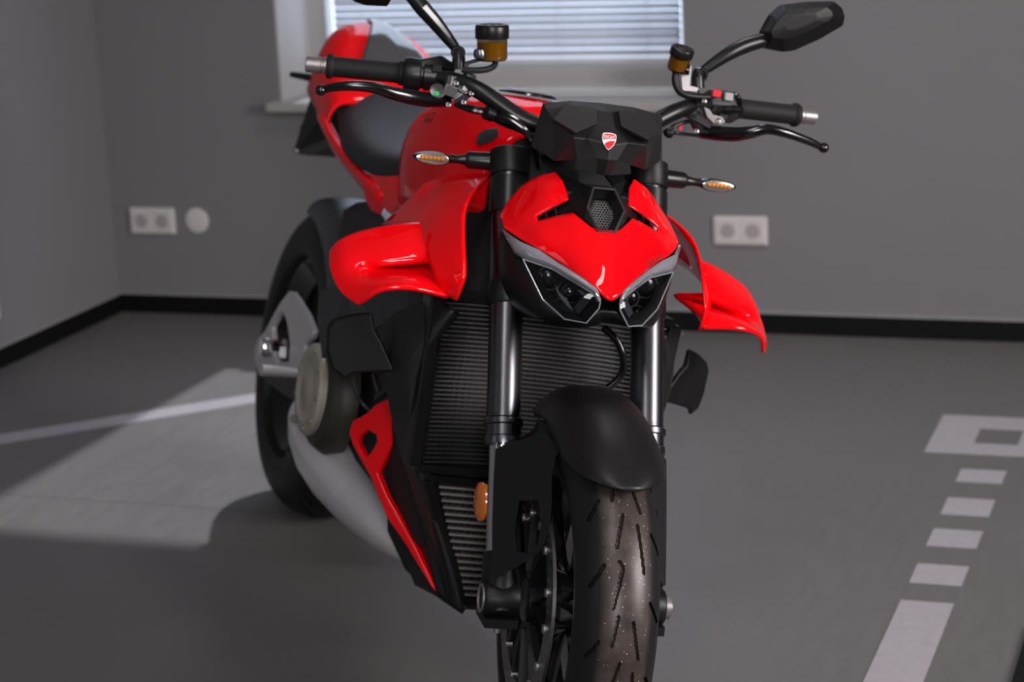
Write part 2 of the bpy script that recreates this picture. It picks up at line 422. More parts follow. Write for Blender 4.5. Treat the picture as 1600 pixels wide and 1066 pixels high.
# painted floor markings: children of the floor
def mark(x0, x1, y0, y1, hole=None, name='painted_dash', rot=None):
    if hole:
        a, b, c, d = hole
        vf = bm_join([box_vf(x0, a, y0, y1, .0002, .0012), box_vf(b, x1, y0, y1, .0002, .0012), box_vf(a, b, y0, c, .0002, .0012), box_vf(a, b, d, y1, .0002, .0012)])
    else: vf = box_vf(x0, x1, y0, y1, .0002, .0012)
    return mesh(name, *vf, 'tape', floor, smooth=False)
mark(2.735, 2.832, -4.6, -1.960, name='painted_stripe')
for y0, y1 in ((-1.866, -1.760), (-1.656, -1.552), (-1.460, -1.350), (-1.238, -1.148)): mark(2.735, 2.833, y0, y1)
mark(2.637, 2.94, -1.036, -.732, hole=(2.737, 2.835, -.951, -.832), name='painted_square')
# long diagonal stripe running behind the motorcycle
p0, p1 = V(.385, -1.290, 0), V(.860, -.833, 0); q0, q1 = V(.432, -1.366, 0), V(.910, -.934, 0)
d = (p1 - p0).normalized(); A0 = p0 - d * .6; A1 = p0 + d * 1.9; nrm = V(d.y, -d.x, 0) * .084
vs = [A0, A1, A1 + nrm, A0 + nrm]; vs = [v + V(0, 0, .0002) for v in vs] + [v + V(0, 0, .0012) for v in vs]
mesh('painted_stripe', vs, [(3, 2, 1, 0), (4, 5, 6, 7), (0, 1, 5, 4), (1, 2, 6, 5), (2, 3, 7, 6), (3, 0, 4, 7)], 'tape', floor, smooth=False)
# dark welded seams of the vinyl
for a in ((.0, 1.75, -1.720, -1.716),):
    if a[1] > a[0]: mesh('floor_seam', *box_vf(a[0], a[1], a[2], a[3], .0001, .0005), 'seam', floor, smooth=False)
mesh('floor_edge', *box_vf(2.975, 4.6, -5.2, -2.05, .0002, .006), 'skirting', floor, smooth=False)
# ------------------------------------------------------------------ motorcycle frame of reference
# bike frame: x forward from the rear axle, y to the rider's left, z up from the ground, leaning on its side stand
AH, LEAN, STEER, RAKE, WB = rad(18.431), rad(13.591), rad(-8.387), rad(24.5), 1.488
U = V(math.sin(AH), -math.cos(AH), 0); W = V(math.cos(AH), math.sin(AH), 0); ZZ = V(0, 0, 1)
UPB = ZZ * math.cos(LEAN) + W * math.sin(LEAN); LFB = W * math.cos(LEAN) - ZZ * math.sin(LEAN)
BO = V(.00904, 3.00132, 0) - U * WB
BIKE = Matrix(((U.x, LFB.x, UPB.x, BO.x), (U.y, LFB.y, UPB.y, BO.y), (U.z, LFB.z, UPB.z, BO.z), (0, 0, 0, 1)))
KS = V(-math.sin(RAKE), 0, math.cos(RAKE)); SO = V(WB + .099, 0, 0)
ST = Matrix.Translation(SO) @ Matrix.Rotation(STEER, 4, KS) @ Matrix.Translation(-SO)     # bars, forks, lamp, front wheel
I4 = Matrix.Identity(4)
def measure(px, py, X, frame):
    """real position of a feature seen in the photograph, given how far forward on the bike it sits"""
    x, y = px - 800, py - 533
    d = FW + CX * (x / CF) - CY * (y / CF)
    inv = frame.inverted(); o = inv @ CAMP; d = inv.to_3x3() @ d
    t = (X - o.x) / d.x
    return o + d * t
SF = BIKE @ ST
def S(px, py, X): return measure(px, py, X, SF)
def B(px, py, X): return measure(px, py, X, BIKE)
def my(p): return V(p[0], -p[1], p[2])
def mir(vf): return [my(v) for v in vf[0]], [tuple(f)[::-1] for f in vf[1]]

bike = bpy.data.objects.new('motorcycle', None); col.objects.link(bike)
bike.matrix_world = BIKE
tagt(bike, 'red and black naked sport motorcycle with winglets leaning on its side stand', 'motorcycle')
def bp(name, vf, m, parent=None, st=False, smooth=True, **k):
    """a part (or a sub-part when parent is given; parts carry the frame, sub-parts inherit it)"""
    o = mesh(name, vf[0], vf[1], m, parent or bike, (ST.copy() if st else None) if parent is None else None, smooth)
    if k: mods(o, **k)
    return o
def lab(o, t): o['label'] = t; return o

# ------------------------------------------------------------------ wheels
def revolve_y(prof, n, cx, cz):
    """prof: (y, r) closed ring profile"""
    vs, fs = [], []; m_ = len(prof)
    for i in range(n):
        a = 2 * math.pi * i / n
        for (y, r) in prof: vs.append(V(cx + r * math.cos(a), y, cz + r * math.sin(a)))
    for i in range(n):
        j = (i + 1) % n
        for k in range(m_):
            k2 = (k + 1) % m_
            fs.append((i * m_ + k, i * m_ + k2, j * m_ + k2, j * m_ + k))
    return vs, fs
def seg_d(p, a, b):
    ax, ay = b[0] - a[0], b[1] - a[1]; l = ax * ax + ay * ay
    t = max(0, min(1, ((p[0] - a[0]) * ax + (p[1] - a[1]) * ay) / l))
    return math.hypot(p[0] - a[0] - t * ax, p[1] - a[1] - t * ay)
def tyre_vf(R, rim, hw, n, m_, grooves, period, phase, width=.0016):
    """tyre with grooves sunk into the tread; grooves = [((s0,y0),(s1,y1)),...] in metres, s along the tread"""
    prof = []
    h = R - rim
    for k in range(m_ + 1):
        a = -math.pi * .5 + math.pi * k / m_
        y = hw * math.sin(a); r = rim + .018 + (h - .018) * (math.cos(a) ** .80 if math.cos(a) > 1e-6 else 0)
        prof.append((y, r))
    inner = [(hw * .93, rim), (hw * .80, rim - .006), (-hw * .80, rim - .006), (-hw * .93, rim)]
    full = prof + inner; mm = len(full); vs, fs = [], []
    for i in range(n):
        a = 2 * math.pi * i / n
        s = (a - phase) * R
        ss = s % period
        for k, (y, r) in enumerate(full):
            dr = 0
            if 2 <= k <= m_ - 2 and grooves:
                arc = y * 1.12
                d = min(min(seg_d((ss + o, arc), g[0], g[1]) for o in (-period, 0, period)) for g in grooves)
                if d < width: dr = -.0065
                
            vs.append(V((r + dr) * math.cos(a), y, (r + dr) * math.sin(a)))
    for i in range(n):
        j = (i + 1) % n
        for k in range(mm):
            k2 = (k + 1) % mm
            fs.append((i * mm + k, j * mm + k, j * mm + k2, i * mm + k2))
    return vs, fs
def place(vf, c): return [Vector(v) + Vector(c) for v in vf[0]], vf[1]
def ring_rim(rim, hw, n=72):
    prof = [(-hw, rim + .004), (-hw, rim - .012), (-hw * .86, rim - .02), (-hw * .5, rim - .045), (hw * .5, rim - .045), (hw * .86, rim - .02), (hw, rim - .012), (hw, rim + .004), (hw * .8, rim - .002), (hw * .45, rim - .03), (-hw * .45, rim - .03), (-hw * .8, rim - .002)]
    return revolve_y(prof, n, 0, 0)
def spokes(rim, n, a0, w=.014, hub=.045, y=.02, fork=.13):
    out = []
    for i in range(n):
        a = a0 + 2 * math.pi * i / n
        P = lambda r, b, yy=0: V(r * math.cos(b), yy, r * math.sin(b))
        mid = P(rim * .5, a)
        out.append(tube_vf([P(hub * .8, a - .5), P(rim * .42, a - .12), P(rim - .035, a - .24)], [w * .62, w * .48, w * .6], 8, 3, hint=(0, 1, 0)))
        out.append(tube_vf([P(hub * .8, a + .5), P(rim * .42, a + .12), P(rim - .035, a + .24)], [w * .62, w * .48, w * .6], 8, 3, hint=(0, 1, 0)))
    return bm_join(out)
def disc_vf(ro, ri, th, holes, n=72):
    circ = lambda cx, cz, r, k: [V(cx + r * math.cos(2 * math.pi * i / k), 0, cz + r * math.sin(2 * math.pi * i / k)) for i in range(k)]
    b = bmesh.new()
    loops = [circ(0, 0, ro, n), circ(0, 0, ri, n)]
    for (r, a, hr) in holes: loops.append(circ(r * math.cos(a), r * math.sin(a), hr, 7))
    for lp in loops:
        q = [b.verts.new(p) for p in lp]
        for i in range(len(q)): b.edges.new((q[i], q[(i + 1) % len(q)]))
    bmesh.ops.triangle_fill(b, edges=b.edges[:], use_beauty=True)
    r = bmesh.ops.extrude_face_region(b, geom=b.faces[:])
    for g in r['geom']:
        if isinstance(g, bmesh.types.BMVert): g.co += V(0, th, 0)
    bmesh.ops.recalc_face_normals(b, faces=b.faces); b.verts.index_update()
    out = ([v.co.copy() for v in b.verts], [tuple(v.index for v in f.verts) for f in b.faces]); b.free()
    return out
FA = V(WB, 0, .300); RA = V(0, 0, .336)
FR = .216; RR = .216
fw = bp('front_wheel', place(bm_join([ring_rim(FR, .047), spokes(FR, 5, .3)]), FA), 'gloss', st=True)
# tread grooves of the front tyre, (distance along the tread, distance across it)
G = [((.2848, -.014), (.2446, -.0208)), ((.2778, .0099), (.227, .0233)), ((.2471, -.040), (.2223, -.054)), ((.2206, -.0063), (.1733, -.0179)), ((.206, .0168), (.1394, .0253)),
     ((.1473, -.0366), (.1186, -.0543)), ((.1523, -.0145), (.1435, -.0087)), ((.1435, -.0087), (.0884, -.0226)), ((.1978, .0413), (.1735, .0561)), ((.0963, .0383), (.0703, .0547))]
ty = bp('tyre', place(tyre_vf(.300, FR, .0600, 1000, 132, G, 2 * math.pi * .3 / 9, 0, .0022), FA), 'tyre', fw)
hub = bp('hub', bm_join([lathe_vf(FA + V(0, -.075, 0), (0, 1, 0), [(0, .022), (0, .032), (.03, .034), (.045, .05), (.075, .038), (.105, .05), (.12, .034), (.15, .032), (.15, .022)], 32)]), 'gloss', fw)
holes = []
for i in range(60):
    a = 2 * math.pi * i / 60
    holes.append((.148 if i % 3 == 0 else .155 if i % 3 == 1 else .141, a, .0036))
dv = disc_vf(.165, .128, .005, holes)
inner = []
for i in range(7):                                     # rotor carrier arms
    a = 2 * math.pi * i / 7 + .2
    for s in (-.2, .2):
        inner.append(bar_vf(V(.045 * math.cos(a), .002, .045 * math.sin(a)), V(.132 * math.cos(a + s), .002, .132 * math.sin(a + s)), .005, .012, (0, 1, 0)))
for s in (-1, 1):
    dc = bp('brake_disc', place(dv, FA + V(0, s * .070 - .0025, 0)), 'disc', fw, smooth=False)
    lab(dc, 'perforated steel brake disc')
    bp('disc_carrier', place(bm_join(inner), FA + V(0, s * .070, 0)), 'satin', fw, smooth=False)
rme = None
for s in (-1, 1):
    for i in range(7):
        for q in (-.2, .2):
            if rme is None:
                ro = bp('disc_rivet', lathe_vf((0, -.0055, 0), (0, 1, 0), [(0, .004), (0, .0068), (.011, .0068), (.011, .004)], 12), 'steel', fw); rme = ro.data
            else:
                ro = bpy.data.objects.new('disc_rivet', rme); col.objects.link(ro); ro.parent = fw
            an = 2 * math.pi * i / 7 + .2 + q
            ro.location = FA + V(.131 * math.cos(an), s * .070, .131 * math.sin(an))

# ------------------------------------------------------------------ fork legs
def FK(y, l): return V(WB - l * math.sin(RAKE), y, .300 + l * math.cos(RAKE))
for s in (-1, 1):
    y = s * .1135
    leg = bp('fork_leg', lathe_vf(FK(y, .262), KS, [(0, .0235), (0, .0250), (.02, .0262), (.022, .0262), (.435, .0262), (.435, .024)], 40), 'fork', st=True)
    lab(leg, 'dark anodised upper fork tube')
    bp('dust_seal', lathe_vf(FK(y, .232), KS, [(0, .022), (0, .0285), (.004, .0295), (.012, .0295), (.014, .0275), (.03, .0275), (.032, .0305), (.040, .0305), (.043, .0265), (.05, .0262)], 36), 'fork', leg)
    bp('stanchion', lathe_vf(FK(y, .02), KS, [(0, .0215), (.22, .0215)], 32), 'chrome', leg)
    # axle foot: cast lug clamping the axle
    foot = bm_join([lathe_vf(FK(y, -.02), KS, [(0, .018), (0, .024), (.04, .027), (.085, .027), (.09, .024)], 28),
                    lathe_vf(FA + V(0, y - .027, 0), (0, 1, 0), [(0, .022), (0, .026), (.004, .029), (.050, .029), (.054, .027), (.054, .022)], 28),
                    bar_vf(FA + V(-.035, y + .0, -.028), FA + V(.035, y + .0, -.028), .05, .014)])
    bp('axle_clamp', foot, 'matte', leg)
    bp('axle_end', lathe_vf(FA + V(0, y + s * .0245, 0), (0, s, 0), [(0, .022), (.005, .022), (.005, .0185), (.002, .0165), (.002, .001)] if s < 0 else [(0, .0185), (.012, .0185), (.012, .012), (.016, .012)], 28), 'steel', leg)
    bp('clamp_bolt', lathe_vf(FA + V(.03, y - .005, -.036), (0, 0, -1), [(-.004, .005), (.006, .005)], 10), 'steel', leg)
    # lower fork triple clamp collars
for nm, l, hh, rr in (('upper_triple_clamp', .662, .040, .0315), ('lower_triple_clamp', .452, .035, .0295)):
    parts = [lathe_vf(FK(s * .1135, l), KS, [(0, .026), (0, rr - .002), (.003, rr), (hh, rr), (hh + .002, rr - .003), (hh + .002, .02), (hh + .006, .018), (hh + .006, .004)], 32) for s in (-1, 1)]
    a, b = FK(-.10, l + .018), FK(.10, l + .018)
    parts.append(bar_vf(a - V(.03, 0, 0), b - V(.03, 0, 0), .030, .07, KS))
    bp(nm, bm_join(parts), 'matte', st=True)
for s in (-1, 1):     # second collar holding the indicator arm, as seen under the upper clamp
    o = bp('indicator_mount', bm_join([lathe_vf(FK(s * .1135, .600), KS, [(0, .027), (0, .0300), (.056, .0310), (.058, .027)], 32)]), 'satin', st=True)

# orange reflector on its bracket beside the right fork, and on the left
for s in (-1, 1):
    c = S(752, 784, 1.375); c = V(c.x, s * abs(c.y), c.z)
    rf = bp('side_reflector', lathe_vf(c + V(0, s * -.004, 0), (.12, s, 0), [(0, .029), (.004, .0305), (.007, .0295), (.0095, .022), (.0105, .002)], 36), 'amber', st=True)
    lab(rf, 'round orange side reflector')
    bp('reflector_bracket', bar_vf(c + V(0, s * -.006, .02), V(c.x + .02, s * .128, c.z - .0), .003, .02), 'satin', rf)

# ------------------------------------------------------------------ front mudguard
def fender():
    rings = []
    R0 = .322
    th0, th1 = rad(47), rad(124)
    n, m_ = 26, 14
    for i in range(n + 1):
        t = i / n
        a = th0 + (th1 - th0) * t
        # half width along the arc: pointed nose, full over the fork, narrow tail
        hw = .076 * ((1 - (1 - min(1, t / .30)) ** 2.6) ** .5 if t < .30 else 1.0)
        hw = max(hw, .010)
        if t > .72: hw *= 1 - .30 * ((t - .72) / .28) ** 1.5
        drop = .040 + .012 * min(1, t / .35)
        drop *= (hw / .076) ** 2
        if t > .75: drop *= 1 - .35 * (t - .75) / .25
        ring = []
        for k in range(m_ + 1):
            u = -1 + 2 * k / m_
            r = R0 - drop * (abs(u) ** 2.6) + .006 * math.sin(t * math.pi)
            ring.append(V(r * math.cos(a), hw * (math.sin(u * math.pi / 2) * .35 + u * .65), r * math.sin(a)) + FA)
        rings.append(ring)
    vs, fs = loft_vf(rings, closed=False)
    return vs, fs
fd = bp('front_mudguard', fender(), 'fender', st=True, thick=.0035, sub=1)
for s in (-1, 1):
    # side plate of the mudguard that covers the fork leg, with its cut-out
    gp = V(1.432, -.139, .50); gn = KS.cross(V(.125, .075, 0)).normalized()
    def onp(px, py):
        x, y = px - 800, py - 533
        d = FW + CX * (x / CF) - CY * (y / CF); inv = SF.inverted(); o = inv @ CAMP; d = inv.to_3x3() @ d
        return o + d * ((gp - o).dot(gn) / d.dot(gn))
    out = [onp(*p) for p in [(774, 702), (800, 691), (829, 684), (852, 678), (878, 696), (868, 715), (862, 745), (862, 790), (858, 830), (846, 860), (815, 882), (778, 903), (769, 900), (769, 820), (771, 752)]]
    hole = [onp(*p) for p in [(811, 783), (841, 781), (845, 822), (840, 850), (825, 866), (808, 862), (804, 830)]]
    if s > 0: out, hole = [my(p) for p in out], [my(p) for p in hole]
    bp('fork_guard', prism_vf(out, V(-.004, -s * .002, 0), hole), 'fender', fd, smooth=False)
    # inner wall of the guard wrapping the leg
    wrap = [V(WB - l * math.sin(RAKE), 0, .3 + l * math.cos(RAKE)) for l in (.05, .12, .18, .225)]
    rings = []
    for q, l in zip(wrap, (.05, .12, .18, .225)):
        rings.append([q + V(.034 * math.cos(a), s * (.1135 + .030 * math.sin(a) * (1)), .034 * math.cos(a) * math.sin(RAKE)) for a in [rad(x) for x in (-60, -45, -30, -15, 0, 12, 22)]])
    bp('guard_shell', loft_vf(rings, closed=False), 'fender', fd, thick=.003)
    # arm joining guard and mudguard
    ga = [S(*p) for p in ((776, 697, 1.385), (802, 688, 1.395), (828, 680, 1.412), (839, 668, 1.432), (840, 655, 1.450))]
    gb = [S(*p) for p in ((779, 730, 1.405), (808, 726, 1.430), (838, 716, 1.460), (864, 704, 1.487), (888, 686, 1.510))]
    if s > 0: ga, gb = [my(p) for p in ga], [my(p) for p in gb]
    bp('mudguard_arm', loft_vf([[a_, (a_ + b_) / 2 + V(.010, 0, .006), b_] for a_, b_ in zip(ga, gb)], closed=False), 'fender', fd, thick=.004, sub=2)
    # brake caliper behind the guard
    cc = FA + V(-.115, s * .078, .05)
    cal = bm_join([box_vf(-.03, .03, -.032, -.008, -.055, .055), box_vf(-.03, .03, .008, .032, -.055, .055), box_vf(-.034, -.015, -.028, .028, -.05, .05)])
    rot = Matrix.Rotation(rad(-60), 4, 'Y')
    co = bp('brake_caliper', ([rot @ Vector(v) + FA + V(-.10, s * .070, .085) for v in cal[0]], cal[1]), 'gloss', fd if False else fw, smooth=False, bevel=.006, segs=3)

# ------------------------------------------------------------------ head: red cowl
H = {}
def hv(k, px, py, X, zero=False):
    p = S(px, py, X); H[k] = V(p.x, 0 if zero else abs(p.y), p.z)
def panel(name, keys, faces, m, st=True, parent=None, **k):
    idx = {q: i for i, q in enumerate(keys)}
    vs = [H[q] for q in keys]
    fs = [tuple(idx[x] for x in f) for f in faces]
    return bp(name, (vs, fs), m, parent, st, **k)
for a in (('T0', 781, 338, 1.300), ('M0', 784, 346, 1.316), ('L0', 788, 355, 1.334),
          ('T1', 786, 325, 1.290), ('M1', 806, 338, 1.336), ('L1', 814, 375, 1.375),
          ('T2', 805, 298, 1.275), ('U2', 837, 337, 1.356), ('V2', 840, 345, 1.362), ('L2', 842, 389, 1.397),
          ('T3', 833, 276, 1.285), ('U3', 862, 324, 1.356), ('V3', 866, 338, 1.371), ('L3', 873, 410, 1.418),
          ('T4', 867, 269, 1.306), ('N4', 879, 283, 1.318), ('U4', 889, 311, 1.348), ('V4', 895, 332, 1.382), ('L4', 907, 432, 1.452),
          ('V5', 926, 354, 1.404), ('L5', 931, 451, 1.474),
          ('K1', 822, 356, 1.362), ('K2', 841, 365, 1.392), ('K3', 868, 374, 1.408), ('K4', 903, 388, 1.430), ('K5', 931, 402, 1.444),
          ('P3', 848, 300, 1.332), ('P4', 872, 298, 1.336), ('P2', 824, 318, 1.325), ('P1', 800, 331, 1.318)):
    hv(*a)
H['V6'] = V(1.414, 0, .857); H['K6'] = V(1.464, 0, .812); H['L6'] = V(1.492, 0, .757)
H['V5'] = V(1.408, .022, .858)
cowl = panel('headlight_cowl', ['T0', 'M0', 'L0', 'T1', 'M1', 'L1', 'T2', 'U2', 'V2', 'L2', 'T3', 'U3', 'V3', 'L3', 'T4', 'N4', 'U4', 'V4', 'L4', 'V5', 'L5', 'V6', 'L6', 'K1', 'K2', 'K3', 'K4', 'K5', 'K6', 'P1', 'P2', 'P3', 'P4'],
    [('T0', 'T1', 'P1', 'M0'), ('M0', 'P1', 'M1', 'K1'), ('M0', 'K1', 'L1', 'L0'), ('T1', 'T2', 'P2', 'P1'), ('P1', 'P2', 'U2', 'M1'), ('M1', 'U2', 'V2', 'K1'), ('K1', 'V2', 'K2'), ('K1', 'K2', 'L2', 'L1'),
     ('T2', 'T3', 'P3', 'P2'), ('P2', 'P3', 'U3', 'U2'), ('T3', 'T4', 'N4', 'P4'), ('T3', 'P4', 'P3'), ('P3', 'P4', 'U4', 'U3'), ('P4', 'N4', 'U4'),
     ('V2', 'V3', 'K3', 'K2'), ('V3', 'V4', 'K4', 'K3'), ('V4', 'V5', 'K5', 'K4'), ('V5', 'V6', 'K6', 'K5'),
     ('K2', 'K3', 'L3', 'L2'), ('K3', 'K4', 'L4', 'L3'), ('K4', 'K5', 'L5', 'L4'), ('K5', 'K6', 'L6', 'L5')],
    'red', mirror=True, sub=3, thick=.004, off=-1, bevel=0)
lab(cowl, 'glossy red headlight cowl with a pointed nose')
def crease(o, pairs, keys, w=1.0):
    at = o.data.attributes.get('crease_edge') or o.data.attributes.new('crease_edge', 'FLOAT', 'EDGE')
    idx = {q: i for i, q in enumerate(keys)}
    want = {frozenset((idx[a], idx[b])) for a, b in pairs}
    for e in o.data.edges:
        if frozenset(e.vertices) in want: at.data[e.index].value = w
cv_ = cowl.data.attributes.new('crease_vert', 'FLOAT', 'POINT')
ck = ['T0', 'M0', 'L0', 'T1', 'M1', 'L1', 'T2', 'U2', 'V2', 'L2', 'T3', 'U3', 'V3', 'L3', 'T4', 'N4', 'U4', 'V4', 'L4', 'V5', 'L5', 'V6', 'L6', 'K1', 'K2', 'K3', 'K4', 'K5', 'K6', 'P1', 'P2', 'P3', 'P4']
for q_, w_ in (('T4', .6), ('N4', .6), ('U4', 1), ('U2', 1), ('V2', 1), ('V4', .8), ('V5', .8), ('L5', .5)): cv_.data[ck.index(q_)].value = w_
# black backing of the slots and the centre vent piece
for a in (('c1', 845, 345, 1.335), ('c2', 838, 334, 1.330), ('c3', 888, 300, 1.318), ('c4', 876, 274, 1.295), ('c5', 872, 262, 1.270), ('c6', 898, 332, 1.372), ('c7', 908, 300, 1.345), ('c8', 905, 285, 1.318), ('c9', 903, 270, 1.28)):
    hv(*a)
H['d7'] = V(1.352, .022, .912); H['d8'] = V(1.33, .0, .935); H['e5'] = V(1.395, .030, .868); H['e6'] = V(1.408, 0, .854)
H['vt'] = V(1.366, .0165, .912); H['vm'] = V(1.392, .0285, .884); H['vb'] = V(1.411, .0125, .853)
vent = panel('centre_vent', ['c1', 'c2', 'c3', 'c4', 'c5', 'c6', 'c7', 'c8', 'c9', 'd7', 'e5', 'vt', 'vm', 'vb'],
    [('c1', 'c2', 'c3', 'c7', 'c6'), ('c3', 'c4', 'c8', 'c7'), ('c4', 'c5', 'c9', 'c8'), ('c6', 'c7', 'vm', 'e5'), ('e5', 'vm', 'vb'), ('c7', 'c8', 'vt', 'vm')], 'matte', mirror=True, thick=.004, smooth=False, bevel=.001)
def hexring(s, dx):
    a, b, c = V(1.366, .0165, .912), V(1.392, .0285, .884), V(1.411, .0125, .853)
    cen = V(1.391, 0, .883)
    pts = [a, b, c, my(c), my(b), my(a)]
    return [cen + (p - cen) * s + V(dx, 0, dx * .5) for p in pts]
bp('vent_ring', tube_vf(hexring(1, .003) + [hexring(1, .003)[0]], .0022, 8, cap=False), 'grey', vent)
bp('vent_throat', loft_vf([hexring(.97, 0), hexring(.78, -.012), hexring(.70, -.016)], cap=False), 'satin', vent, smooth=False)
hr = hexring(.70, -.016); bp('vent_back', (hexring(.72, -.020), [(0, 1, 2, 3, 4, 5)]), 'black', vent, smooth=False)
wires = []
hc = V(1.375, 0, .875)
ex = V(0, 1, 0); ey = (V(1.366, 0, .912) - V(1.411, 0, .853)).normalized()
for i in range(-5, 6):
    for j in range(-5, 6):
        c = hc + ex * (i * .0048 + (j % 2) * .0024) + ey * (j * .0042)
        lx = abs((c - hc).y); ly = (c - hc).dot(ey)
        lim = .0185 - abs(ly) * .35
        if abs(ly) > .022 or lx > lim: continue
        wires.append(tube_vf([c + (ex * math.cos(a) + ey * math.sin(a)) * .0024 for a in [2 * math.pi * q / 6 + math.pi / 6 for q in range(7)]], (.00034), 4, cap=False))
w_ = bp('vent_mesh', bm_join(wires), 'steel', vent); w_['kind'] = 'stuff'
for s in (-1, 1):     # little vanes in the side slots
    for t in (.3, .75):
        a = S(876, 318, 1.352).lerp(S(842, 332, 1.350), t); b = S(880, 333, 1.372).lerp(S(845, 343, 1.358), t)
        if s > 0: a, b = my(a), my(b)
        bp('slot_vane', bar_vf(a, b, .0010, .006), 'grey', vent, smooth=False)

# lamp units
for s in (-1, 1):
    f = (lambda p: p) if s < 0 else my
    P = lambda px, py, X: f(S(px, py, X))
    up = [(786, 358, 1.336), (812, 377, 1.376), (842, 391, 1.398), (873, 412, 1.418), (907, 433, 1.452), (933, 453, 1.475), (938, 469, 1.482)]
    lo = [(791, 372, 1.338), (804, 396, 1.372), (820, 405, 1.392), (864, 420, 1.416), (897, 440, 1.447), (925, 457, 1.472), (934, 472, 1.480)]
    drl = bp('daytime_light_strip', loft_vf([[P(*p) for p in up], [P(*p) + V(.004, 0, 0) for p in [((a[0] + b[0]) / 2, (a[1] + b[1]) / 2, (a[2] + b[2]) / 2) for a, b in zip(up, lo)]], [P(*p) for p in lo]], closed=False), 'drl', st=True, thick=.004, bevel=0)
    lab(drl, 'translucent grey daytime light strip')
    edge = [(817, 405, 1.394), (864, 421, 1.418), (897, 441, 1.448), (925, 458, 1.474), (938, 471, 1.484), (936, 482, 1.486), (916, 505, 1.485), (882, 499, 1.461), (848, 468, 1.432)]
    cen = (880, 455, 1.452)
    E = [P(*p) for p in edge]; c0 = P(*cen) + V(.006, 0, 0)
    n = len(E)
    mid = [(e * .5 + c0 * .5) + V(.004, 0, 0) for e in E]
    vs = E + mid + [c0]
    fs = [(i, (i + 1) % n, n + (i + 1) % n, n + i) for i in range(n)] + [(n + i, n + (i + 1) % n, 2 * n) for i in range(n)]
    lamp = bp('headlamp', loft_vf([[e * .99 + c0 * .01 for e in E], [e * .72 + c0 * .28 - V(.045, 0, 0) for e in E], [e * .3 + c0 * .7 - V(.075, 0, 0) for e in E]]), 'black', st=True, smooth=False)
    lamp.data.polygons.foreach_set('use_smooth', [False] * len(lamp.data.polygons))
    b = bmesh.new(); b.from_mesh(lamp.data); b.faces.ensure_lookup_table()
    bmesh.ops.delete(b, geom=[max((q for q in b.faces), key=lambda q: (len(q.verts) > 4) * q.calc_center_median().x)], context='FACES_ONLY'); b.to_mesh(lamp.data); b.free()
    bp('lamp_cover', (vs, fs), 'lens', lamp)
    bp('lamp_rim', tube_vf(E + [E[0]], .0012, 8, cap=False), 'drl', lamp)
    for (px, py, X, r) in ((861, 434, 1.405, .017), (893, 458, 1.428, .013), (872, 478, 1.42, .009)):
        q = P(px, py, X)
        bp('projector', lathe_vf(q - V(.02, 0, 0), (.97, s * .05, 0), [(0, r * 1.12), (.016, r * 1.12), (.018, r), (.0215, r * .82), (.024, r * .5), (.025, r * .05)], 24), 'gloss', lamp)
        bp('projector_ring', lathe_vf(q - V(.005, 0, 0), (1, 0, 0), [(0, r * 1.16), (.0025, r * 1.2), (.0025, r * 1.05), (0, r * 1.05)], 24, cap=False), 'grey', lamp)
    # reflector plate inside
    bp('inner_bezel', prism_vf([e * .80 + c0 * .20 - V(.020, 0, 0) for e in E], V(-.003, 0, 0), [e * .58 + c0 * .42 - V(.020, 0, 0) for e in E]), 'satin', lamp, smooth=False)

# black housing under and beside the lamps
for a in (('h0', 783, 362, 1.332), ('h1', 777, 428, 1.331), ('h2', 786, 453, 1.345), ('h3', 808, 477, 1.385), ('h4', 832, 499, 1.425), ('h5', 856, 503, 1.444), ('h6', 882, 503, 1.460), ('h7', 916, 508, 1.482), ('h8', 938, 500, 1.478),
          ('i0', 790, 376, 1.336), ('i1', 803, 398, 1.365), ('i2', 816, 407, 1.388), ('i3', 832, 436, 1.412), ('i4', 848, 470, 1.431), ('i5', 866, 486, 1.447), ('i6', 883, 500, 1.460), ('i7', 915, 505, 1.482), ('i8', 936, 482, 1.482),
          ('j0', 783, 362, 1.20), ('j1', 777, 428, 1.20), ('j2', 790, 458, 1.22), ('j3', 815, 482, 1.26), ('j4', 832, 499, 1.33)):
    hv(*a)
for k in ('j0', 'j1', 'j2'): H[k].y = .118
H['j3'].y = .105; H['j4'].y = .085
H['m8'] = V(1.470, 0, .722); H['m7'] = V(1.484, 0, .745); H['j8'] = V(1.36, 0, .712)
hous = panel('headlight_housing', ['h0', 'h1', 'h2', 'h3', 'h4', 'h5', 'h6', 'h7', 'h8', 'i0', 'i1', 'i2', 'i3', 'i4', 'i5', 'i6', 'i7', 'i8', 'j0', 'j1', 'j2', 'j3', 'j4', 'm8', 'm7', 'j8'],
    [('i0', 'h0', 'h1', 'i1'), ('i1', 'h1', 'h2', 'i2'), ('i2', 'h2', 'h3', 'i3'), ('i3', 'h3', 'h4', 'i4'), ('i4', 'h4', 'h5', 'i5'), ('i5', 'h5', 'h6', 'i6'), ('i6', 'h6', 'h7', 'i7'), ('i7', 'h7', 'h8', 'i8'), ('i8', 'h8', 'm8', 'm7'),
     ('h0', 'j0', 'j1', 'h1'), ('h1', 'j1', 'j2', 'h2'), ('h2', 'j2', 'j3', 'h3'), ('h3', 'j3', 'j4', 'h4'), ('h4', 'j4', 'h5'), ('h5', 'j4', 'j8', 'h6'), ('h6', 'j8', 'h7'), ('h7', 'j8', 'm8', 'h8')],
    'matte', mirror=True, sub=2, thick=.003, off=-1)
# dark inner shell behind cowl and dash so nothing shows through
shell = bm_join([loft_vf([[V(x, y * w, z) for y, z in ((-.09, .76), (-.105, .84), (-.06, .90), (.06, .90), (.105, .84), (.09, .76), (.03, .735), (-.03, .735))] for x, w in ((1.20, .8), (1.28, .95), (1.33, .8))])])
bp('headlight_bucket', shell, 'black', st=True)

